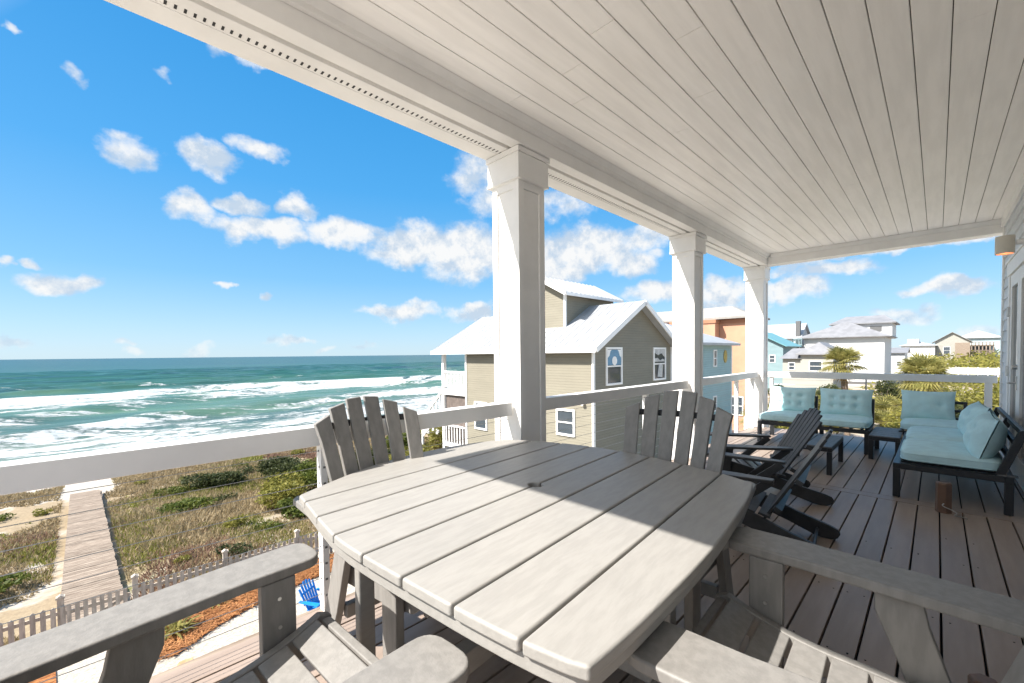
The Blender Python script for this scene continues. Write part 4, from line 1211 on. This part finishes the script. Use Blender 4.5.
for a in (-.5, 0, .5): cl.box(-.70 if a == 0 else -.6, .70 if a == 0 else .55, a-.05, a+.05, .668, .7055)
cl.build('cross_batten', M['poly'], tb)
for (x, y, w, d) in ((-.715, .165, .030, .018), (-.10, -.66, .030, .022), (.66, .0, .040, .018), (.0, .70, .030, .022)):
    l = MB(); l.box(x-w, x+w, y-d, y+d, 0, .667); lo_ = l.build('leg', M['poly'], tb, bevel=0.008)
    q = MB()
    if abs(x) > .3:
        for yy in (-.007, .007): q.tube((x-w-.002, y+yy, .62), (x-w+.004, y+yy, .62), .008, n=8)
    else:
        for xx in (-.012, .012): q.tube((x+xx, y-d-.002, .62), (x+xx, y-d+.004, .62), .008, n=8)
    q.build('bolt', M['bolt'], lo_)
s_ = MB(); s_.box(-.665, .63, -.035, .035, .12, .21); s_.box(-.03, .03, -.62, -.04, .12, .21); s_.box(-.03, .03, .04, .66, .12, .21); s_.build('stretcher', M['poly'], tb, bevel=0.006)

# ------------------------------------------------------------------ dining chairs with arms and fanned slats
def outline_arm(sgn):
    # arm plan: broad rounded front, narrowing to the back post
    P = []
    inn, out = .290, .462
    for q in np.linspace(0, PI, 13):          # rounded front end
        cx = (inn+out)/2; P.append((cx+(out-inn)/2*math.copysign(abs(math.cos(q))**.6, math.cos(q)), .265+.065*math.sin(q)**.8 if math.sin(q) > 1e-6 else .265))
    P += [(inn-.002, .10), (inn-.02, -.12), (.240, -.50), (.257, -.530), (.380, -.530), (.405, -.50), (.435, -.14), (.457, .10)]
    return [(sgn*x, y) for x, y in P]

def make_dining_chair():
    t = thing('dining_chair', 'x', 'chair', (0, 0, 0), 0, 'grey slatted armchairs round the dining table')
    for s in (-1, 1):
        a = MB(); a.prism(outline_arm(s), .622, .655, XY); a.build('armrest', M['poly_chair'], t, bevel=0.008, seg=3)
        # front leg: broad board set fore and aft
        l = MB(); l.box(s*.310-.018, s*.310+.018, .140, .240, 0, .622)
        lo = l.build('leg', M['poly_chair'], t, bevel=0.005)
        b = MB()
        for z in (.565, .475): b.tube((s*.310+s*.016, .190, z), (s*.310+s*.0205, .190, z), .006, n=8); b.tube((s*.310-s*.016, .190, z), (s*.310-s*.0205, .190, z), .006, n=8)
        b.build('bolt', M['bolt'], lo)
        # rear leg: swept board carrying the arm
        P = [(-.085, .622), (-.088, .56), (-.135, .44), (-.215, .20), (-.300, 0), (-.405, 0), (-.320, .21), (-.245, .42), (-.205, .545), (-.190, .622)]
        l = MB(); l.prism(P, s*.322-.017, s*.322+.017, YZ); l.build('leg', M['poly_chair'], t, bevel=0.005)
        # curved seat side
        P = [(.335, .415), (.338, .46)]+[(y, .402+.075*((y+.03)/.33)**2 if y > -.03 else .402-.05*(-.03-y)) for y in np.linspace(.30, -.36, 16)]
        P += [(-.37, .29), (-.10, .315), (.12, .335), (.28, .37)]
        r = MB(); r.prism(P, s*.270-.015, s*.270+.015, YZ); r.build('seat_rail', M['poly_chair'], t, bevel=0.005)
    # seat slats follow the curve of the sides
    sb = MB()
    def zt(y): return .402+.075*((y+.03)/.33)**2 if y > -.03 else .402-.05*(-.03-y)
    ys_ = [(.335, .345)]
    y = .30
    for w in (.096, .096, .096, .096, .096, .096):
        y1 = y-w; z0, z1 = zt(y)-.014, zt(y1)-.014
        sb.bar((-.254, (y+y1)/2, (z0+z1)/2), (.254, (y+y1)/2, (z0+z1)/2), w-.010, .022, (0, -(z0-z1)/w, 1))
        y = y1
    sb.box(-.254, .254, .302, .330, .36, .462)
    sb.build('seat', M['poly_chair'], t, bevel=0.005)
    # fanned, dished backrest
    bk = MB(); n = 6
    for i in range(n):
        u = (i-2.5)/2.5
        xb, xt = u*.200, u*.258
        top = 1.103-.075*u*u
        H = top-.36
        def pt(z, off=0.0):
            f = (z-.36)/.735
            x = xb+(xt-xb)*f; yy = -.340-.25*f+.055*u*u+off
            return x, yy
        wb, wt = .068/2, .084/2
        yaw = u*.26; c_, s2 = math.cos(yaw), math.sin(yaw)
        vs = []
        tilt = -.040*u
        for z, w in ((.36, wb), (.60, (wb*2+wt)/3), (.90, (wb+2*wt)/3), (top, wt)):
            for q in (-1, 1):
                x, yy = pt(z); zz = z
                if z == top: zz = z-.022*max(0, (q*u))*1.6-.004
                for th in (0, -.022):
                    vs.append((x+q*w*c_-th*s2, yy+q*w*s2*1.0+th*c_, zz))
        fs = []
        for k in range(3):
            o_ = k*4
            fs += [(o_, o_+2, o_+6, o_+4), (o_+3, o_+1, o_+5, o_+7), (o_+2, o_+3, o_+7, o_+6), (o_+1, o_, o_+4, o_+5)]
        fs += [(0, 1, 3, 2), (12, 14, 15, 13)]
        bk.add(vs, fs)
    bk.build('backrest', M['poly_chair'], t, bevel=0.004)
    for z in (.965, .66):
        bt = MB()
        f = (z-.36)/.735
        P = [(u*(.20+.058*f)*1.02, -.340-.25*f+.055*u*u-.028, z) for u in np.linspace(-.98, .98, 9)]
        for p, q in zip(P[:-1], P[1:]): bt.bar(p, q, .016, .034)
        bt.build('back_batten', M['poly_dark'], t)
    for q in ((-.254, .254, -.385, -.358, .34, .42), (-.30, .30, -.235, -.20, .16, .22)): MB().box(*q).build('back_rail', M['poly_chair'], t, bevel=0.004)
    return t
pc = make_dining_chair()
place(pc, True, (0.225, 1.135, 0), -PI/2+.06, 'grey armchair at the near left, long arm and seat cut off by the frame')
place(pc, False, (1.30, 0.195, 0), .045, 'grey armchair at the near right, facing the sea, its arm crossing the deck boards')
place(pc, False, (1.08, 1.635, 0), PI+TR-.04, 'grey armchair with its back to the railing, before the sea')
place(pc, False, (1.82, 0.995, 0), PI/2+TR, 'grey armchair at the far end of the table, shaded back towards the sofas')

# ------------------------------------------------------------------ black folding beach chairs
def make_black_chair():
    t = thing('folding_chair', 'x', 'chair', (0, 0, 0), 0, 'black folding beach chairs')
    for s in (-1, 1):
        a = MB(); P = [(s*.235, .36), (s*.27, .40), (s*.33, .40), (s*.36, .34), (s*.345, .0), (s*.32, -.22), (s*.255, -.22), (s*.24, 0)]
        a.prism(P, .472, .492, XY); a.build('armrest', M['black'], t, bevel=0.006)
        r = MB(); P = [(.40, .345), (.425, .325), (.43, .30), (.40, .27), (.05, .175), (-.25, .07), (-.40, .01), (-.45, .0), (-.50, .0), (-.535, .015), (-.55, .045), (-.535, .075), (-.49, .095), (-.30, .155), (0, .27), (.30, .36)]
        r.prism(P, s*.235-.014, s*.235+.014, YZ); r.build('seat_rail', M['black'], t, bevel=0.004)
        l = MB(); l.prism([(.30, 0), (.36, 0), (.33, .25), (.31, .472), (.23, .472), (.26, .25)], s*.268-.013, s*.268+.013, YZ); l.build('leg', M['black'], t, bevel=0.004)
        l = MB(); l.bar((s*.262, -.20, .472), (s*.262, .24, .09), .022, .055); l.build('brace', M['black'], t, bevel=0.003)
    se = MB()
    for i in range(7):
        y = .37-i*.088; z = .325-.28*(.37-y)+.03*((.37-y)/.5)**2+.022
        se.bar((-.245, y, z), (.245, y, z), .07, .017, (0, -.27, 1))
    se.build('seat', M['black'], t, bevel=0.003)
    bk = MB()
    for i in range(7):
        u = (i-3)/3; top = .80-.085*u*u
        y0, z0 = -.15, .19
        dy, dz = -.50, .86
        f = (top-z0)/dz
        bk.bar((u*.165, y0, z0), (u*.225, y0+dy*f, z0+dz*f), .062, .017, (0, .86, .5))
    bk.build('backrest', M['black'], t, bevel=0.004)
    for z in (.30, .50):
        f = (z-.19)/.86; MB().bar((-.27, -.15-.5*f-.022, z-.01), (.27, -.15-.5*f-.022, z-.01), .03, .045, (0, .86, .5)).build('back_batten', M['black'], t)
    for y_, z_ in ((-.42, .06), (.20, .10)): MB().tube((-.24, y_, z_), (.24, y_, z_), .010).build('crossbar', M['black'], t)
    return t
bc = make_black_chair()
place(bc, True, (4.37, 1.20, 0), math.radians(30), 'black folding beach chair nearer the sofas, its slatted back in full view')
place(bc, False, (3.36, 0.98, 0), math.radians(6), 'black folding beach chair nearer the dining table, mostly behind its far corner')

# ------------------------------------------------------------------ sofas
def pillow(mb, w, h, t, tufts=(), n=22, sag=0.06):
    """knife edged pillow in local x (width), z (height); thickness along y"""
    def surf(sgn):
        vs = []
        for i in range(n+1):
            for j in range(n+1):
                u = -1+2*i/n; v = -1+2*j/n
                th = t/2*(max(0, 1-abs(u)**2.6)**.55)*(max(0, 1-abs(v)**2.6)**.55)
                for (a, b) in tufts: th -= t*.24*math.exp(-(((u-a)*w/2)**2+((v-b)*h/2)**2)/(.035**2))
                th += t*.05*math.sin(7*u+3*v)*math.sin(5*v-2*u)*(1-u*u)*(1-v*v)
                pin = 1-sag*(1-abs(u))*0-sag*(1-v*v)*0
                x = u*w/2*(1-sag*(1-v*v)); z = v*h/2*(1-sag*1.3*(1-u*u))
                vs.append((x, sgn*max(th, .004), z))
        return vs
    for sgn in (1, -1):
        vs = surf(sgn); fs = []
        for i in range(n):
            for j in range(n):
                a = i*(n+1)+j; f = (a, a+n+1, a+n+2, a+1); fs.append(f if sgn > 0 else f[::-1])
        mb.add(vs, fs)
    return mb

def pad(mb, w, d, t, n=20):
    """boxed seat cushion lying flat, centred, bottom at z=0"""
    nu, nv = 48, 14
    vs = []
    for j in range(nv+1):
        ph = -PI/2+PI*j/nv
        for i in range(nu):
            th = 2*PI*i/nu
            sp = lambda a, e: math.copysign(abs(a)**e, a)
            r = sp(math.cos(ph), .35)
            x = w/2*r*sp(math.cos(th), .22); y = d/2*r*sp(math.sin(th), .22)
            z = t/2+t/2*sp(math.sin(ph), .55)
            z += .10*t*(1-(2*x/w)**2)*(1-(2*y/d)**2)*(1 if ph > 0 else 0)
            z += .035*t*math.sin(9*x+4*y)*math.sin(7*y-3*x)*(1 if ph > 0.2 else 0)
            vs.append((x, y, z))
    fs = [(j*nu+i, j*nu+(i+1) % nu, (j+1)*nu+(i+1) % nu, (j+1)*nu+i) for j in range(nv) for i in range(nu)]
    mb.add(vs, fs)
    # piped seams round the upper and lower edges
    for z in (t*.26, t*.74):
        P = []
        for i in range(41):
            th = 2*PI*i/40; sp = lambda a, e: math.copysign(abs(a)**e, a)
            P.append((w/2*.995*sp(math.cos(th), .22), d/2*.995*sp(math.sin(th), .22), z))
        mb.path(P, .004, 5)
    return mb

TUFT = ((-.45, .30), (0, .30), (.45, .30), (-.45, -.30), (0, -.30), (.45, -.30))

def frame_legs(t, xs_, ys_, h, s=.05):
    for x in xs_:
        for y in ys_:
            l = MB(); l.box(x-s/2, x+s/2, y-s/2, y+s/2, 0, h); l.build('leg', M['alum'], t, bevel=0.003, seg=1)

# long sofa against the house wall; local x along the wall, facing +y
so = thing('sofa', 'long charcoal framed sofa with aqua cushions along the house wall', 'sofa', (5.10, -0.44, 0), 0)
f = MB(); f.box(0, 2.0, .66, .71, .255, .305); f.box(0, 2.0, 0, .05, .255, .305); f.box(0, .05, .05, .66, .255, .305); f.box(1.95, 2.0, .05, .66, .255, .305); f.box(1.0, 1.04, .05, .66, .262, .30)
for i in range(18): f.box(.06+i*.108, .095+i*.108, .05, .66, .285, .300)
f.build('frame', M['alum'], so, bevel=0.003, seg=1)
frame_legs(so, (.025, 1.975), (.025, .685), .256)
b = MB()
for x in (.045, 1.0, 1.955): b.bar((x, .075, .30), (x, -.045, .665), .05, .045, (1, 0, 0))
for z, y in ((.45, .022), (.56, -.014), (.655, -.045)): b.bar((.02, y, z), (1.98, y, z), .03, .045)
b.build('back_frame', M['alum'], so, bevel=0.003, seg=1)
a = MB(); a.box(.0, .06, -.02, .09, .306, .316); a.build('arm_cap', M['slat_grey'], so)
sofa_cush = []
def seat_pad(name, label, w, d, loc, rz, t=.115, group='aqua seat cushions on the sofas', tilt=0):
    o = pad(MB(), w, d, t).build(name, M['aqua'], smooth=True); o.location = loc; o.rotation_euler = (tilt, 0, rz)
    return tag(o, label, 'cushion', group)
def back_pad(label, w, h, t, loc, rz, lean, tufts=TUFT, group='aqua back pillows on the sofas', roll=0):
    o = pillow(MB(), w, h, t, tufts).build('back_pillow', M['aqua'], smooth=True); o.location = loc; o.rotation_euler = (lean, roll, rz)
    return tag(o, label, 'pillow', group)
seat_pad('seat_cushion', 'aqua seat cushion on the near end of the long sofa', .90, .63, (5.60, -.085, .306), 0)
seat_pad('seat_cushion', 'aqua seat cushion in the middle of the long sofa', .90, .63, (6.56, -.085, .306), 0)
back_pad('aqua back pillow at the near end of the long sofa', .80, .38, .24, (5.58, -.305, .555), 0, math.radians(17))
back_pad('aqua back pillow on the long sofa just beyond the nearest one', .74, .38, .24, (6.58, -.295, .560), .05, math.radians(18))

# single seats along the far railing, all facing the camera side (-x)
def make_single(w=.62):
    t = thing('armless_sofa', 'x', 'sofa', (0, 0, 0), 0, 'armless charcoal sofa seats along the far railing')
    f = MB(); f.box(-w/2, w/2, .66, .71, .255, .305); f.box(-w/2, w/2, 0, .05, .255, .305); f.box(-w/2, -w/2+.05, .05, .66, .255, .305); f.box(w/2-.05, w/2, .05, .66, .255, .305)
    for i in range(5): f.box(-w/2+.07+i*.108, -w/2+.105+i*.108, .05, .66, .285, .300)
    f.build('frame', M['alum'], t, bevel=0.003, seg=1)
    frame_legs(t, (-w/2+.025, w/2-.025), (.025, .685), .256)
    b = MB()
    for x in (-w/2+.025, w/2-.025): b.bar((x, .05, .29), (x, -.03, .635), .035, .035, (1, 0, 0))
    for z, y in ((.42, .02), (.52, -.003), (.625, -.028)): b.bar((-w/2+.01, y, z), (w/2-.01, y, z), .022, .035)
    b.build('back_frame', M['alum'], t, bevel=0.003, seg=1)
    return t
sg = make_single()
seats = [((7.88, 0.02), 'armless sofa seat in the corner between the long sofa and the far railing', 'aqua seat cushion in the inner corner of the seating', 'plain aqua back pillow in the corner, bare frame showing beside it'),
         ((7.62, 0.90), 'armless sofa seat beside the small side table at the middle of the far railing', 'aqua seat cushion beside the small side table', 'tufted aqua back pillow at the middle of the far railing'),
         ((7.62, 1.54), 'armless sofa seat nearest the corner column, partly in sun', 'sunlit aqua seat cushion nearest the corner column', 'half sunlit aqua back pillow nearest the corner column')]
for i, ((x, y), l1, l2, l3) in enumerate(seats):
    place(sg, i == 0, (x, y, 0), PI/2, l1)
    w = .60
    seat_pad('seat_cushion', l2, w, .66, (x-.385, y, .306), PI/2)
    tf = TUFT if i else ((-.5, .0),)
    back_pad(l3, .60 if i else .52, .40 if i else .40, .18, (x-.135, y+(0 if i else .06), .585), PI/2, math.radians(14), tf)

def slat_table(name, label, x0, x1, y0, y1, h, group, along='x', n=3):
    t = thing(name, label, 'table', ((x0+x1)/2, (y0+y1)/2, 0), 0, group)
    w, d = (x1-x0)/2, (y1-y0)/2
    f = MB(); f.box(-w, w, -d, -d+.04, h-.055, h-.012); f.box(-w, w, d-.04, d, h-.055, h-.012); f.box(-w, -w+.04, -d+.04, d-.04, h-.055, h-.012); f.box(w-.04, w, -d+.04, d-.04, h-.055, h-.012)
    f.build('frame', M['alum'], t, bevel=0.003, seg=1)
    frame_legs(t, (-w+.0225, w-.0225), (-d+.0225, d-.0225), h-.056, .045)
    s = MB()
    for i in range(n):
        if along == 'x': a = -d+2*d*i/n; s.box(-w, w, a+.003, a+2*d/n-.003, h-.0115, h)
        else: a = -w+2*w*i/n; s.box(a+.003, a+2*w/n-.003, -d, d, h-.0115, h)
    s.build('tabletop', M['slat_grey'], t, bevel=0.003, seg=1)
    return t
slat_table('coffee_table', 'low grey slatted coffee table in front of the aqua seats', 5.50, 6.30, .77, 1.25, .30, 'low slatted tables', 'x', 4)
slat_table('side_table', 'small grey slatted side table between two aqua seats', 6.66, 7.46, .29, .575, .29, 'low slatted tables', 'y', 5)

# ------------------------------------------------------------------ small things
def bollard(label, x, y, h, r):
    t = thing('solar_lamp', label, 'lamp', (x, y, 0), .3, None)
    n = 6; m = MB()
    ring = lambda q, z: [(q*math.cos(2*PI*i/n), q*math.sin(2*PI*i/n), z) for i in range(n)]
    m.add(ring(r*1.04, 0)+ring(r, .012)+ring(r, h-.012)+ring(r*.86, h), [tuple(range(n-1, -1, -1))]+[(k*n+i, k*n+(i+1) % n, (k+1)*n+(i+1) % n, (k+1)*n+i) for k in range(3) for i in range(n)]+[tuple(range(3*n, 4*n))])
    m.build('body', M['bronze'], t, bevel=0.004, smooth=False)
    return t
bl = bollard('brown six sided post lamp on the deck before the long sofa', 4.87, -0.050, .245, .050)
cb = MB(); P = []
for i in range(26):
    q = i/25; P.append((-.045-.10*q+.015*math.sin(q*9), .01+.02*math.sin(q*12)-.09*q, max(.004, .075*(1-q)**2+.006)))
cb.path(P, .004, 6); cb.build('cord', M['bolt'], bl)
bollard('brown six sided lamp low on the deck behind the near right chair', 2.24, -0.135, .135, .045)

# bright blue beach chairs on the gravel below
def make_blue():
    t = thing('beach_chair', 'x', 'chair', (0, 0, 0), 0, 'bright blue beach chairs in the yard')
    bk = MB()
    for i in range(6):
        u = (i-2.5)/2.5; top = .98-.13*u*u; f = (top-.25)/.75
        bk.bar((u*.20, -.12, .25), (u*.27, -.12-.32*f,   .25+.75*f), .066, .02, (0, .9, .4))
    for z in (.42, .68): f = (z-.25)/.75; bk.bar((-.28, -.14-.32*f, z), (.28, -.14-.32*f, z), .02, .06)
    bk.build('backrest', M['blue_resin'], t)
    se = MB()
    for i in range(6): y = .34-i*.088; se.bar((-.26, y, .36-.22*(.34-y)), (.26, y, .36-.22*(.34-y)), .075, .02, (0, -.22, 1))
    se.build('seat', M['blue_resin'], t)
    for s in (-1, 1):
        a = MB(); a.prism([(s*.27, .36), (s*.42, .36), (s*.40, -.30), (s*.30, -.32)], .53, .555, XY); a.build('armrest', M['blue_resin'], t)
        l = MB(); l.box(s*.30-.015, s*.30+.015, .24, .36, 0, .53); l.build('leg', M['blue_resin'], t)
        l = MB(); l.prism([(.38, .38), (.38, .28), (-.45, 0), (-.56, 0), (-.10, .22)], s*.27-.013, s*.27+.013, YZ); l.build('leg', M['blue_resin'], t)
    return t
bb = make_blue()
place(bb, True, (3.86, 10.9, GZ+.03), math.radians(-150), 'bright blue slatted beach chair on the gravel, seen beside the chair leg', scale=.85)
place(bb, False, (5.55, 11.0, GZ+.03), math.radians(20), 'bright blue slatted beach chair on the gravel, just under the table edge', scale=.85)
sd = MB()
for i, (x, y) in enumerate(((1.0, 10.9), (1.25, 11.15), (0.9, 10.45))):
    n = 9; sd.prism([(x+.16*math.cos(2*PI*k/n)*random.uniform(.8, 1.2), y+.13*math.sin(2*PI*k/n)*random.uniform(.8, 1.2)) for k in range(n)], GZ+.03, GZ+.075, XY)
    o = sd.build('stepping_stone', mat('ochre_stone', (0.42, 0.30, 0.16), .9, .1), bevel=.01); sd = MB()
    tag(o, 'flat ochre stepping stone in the pale gravel beside the concrete edging', 'stone', 'stepping stones in the gravel')
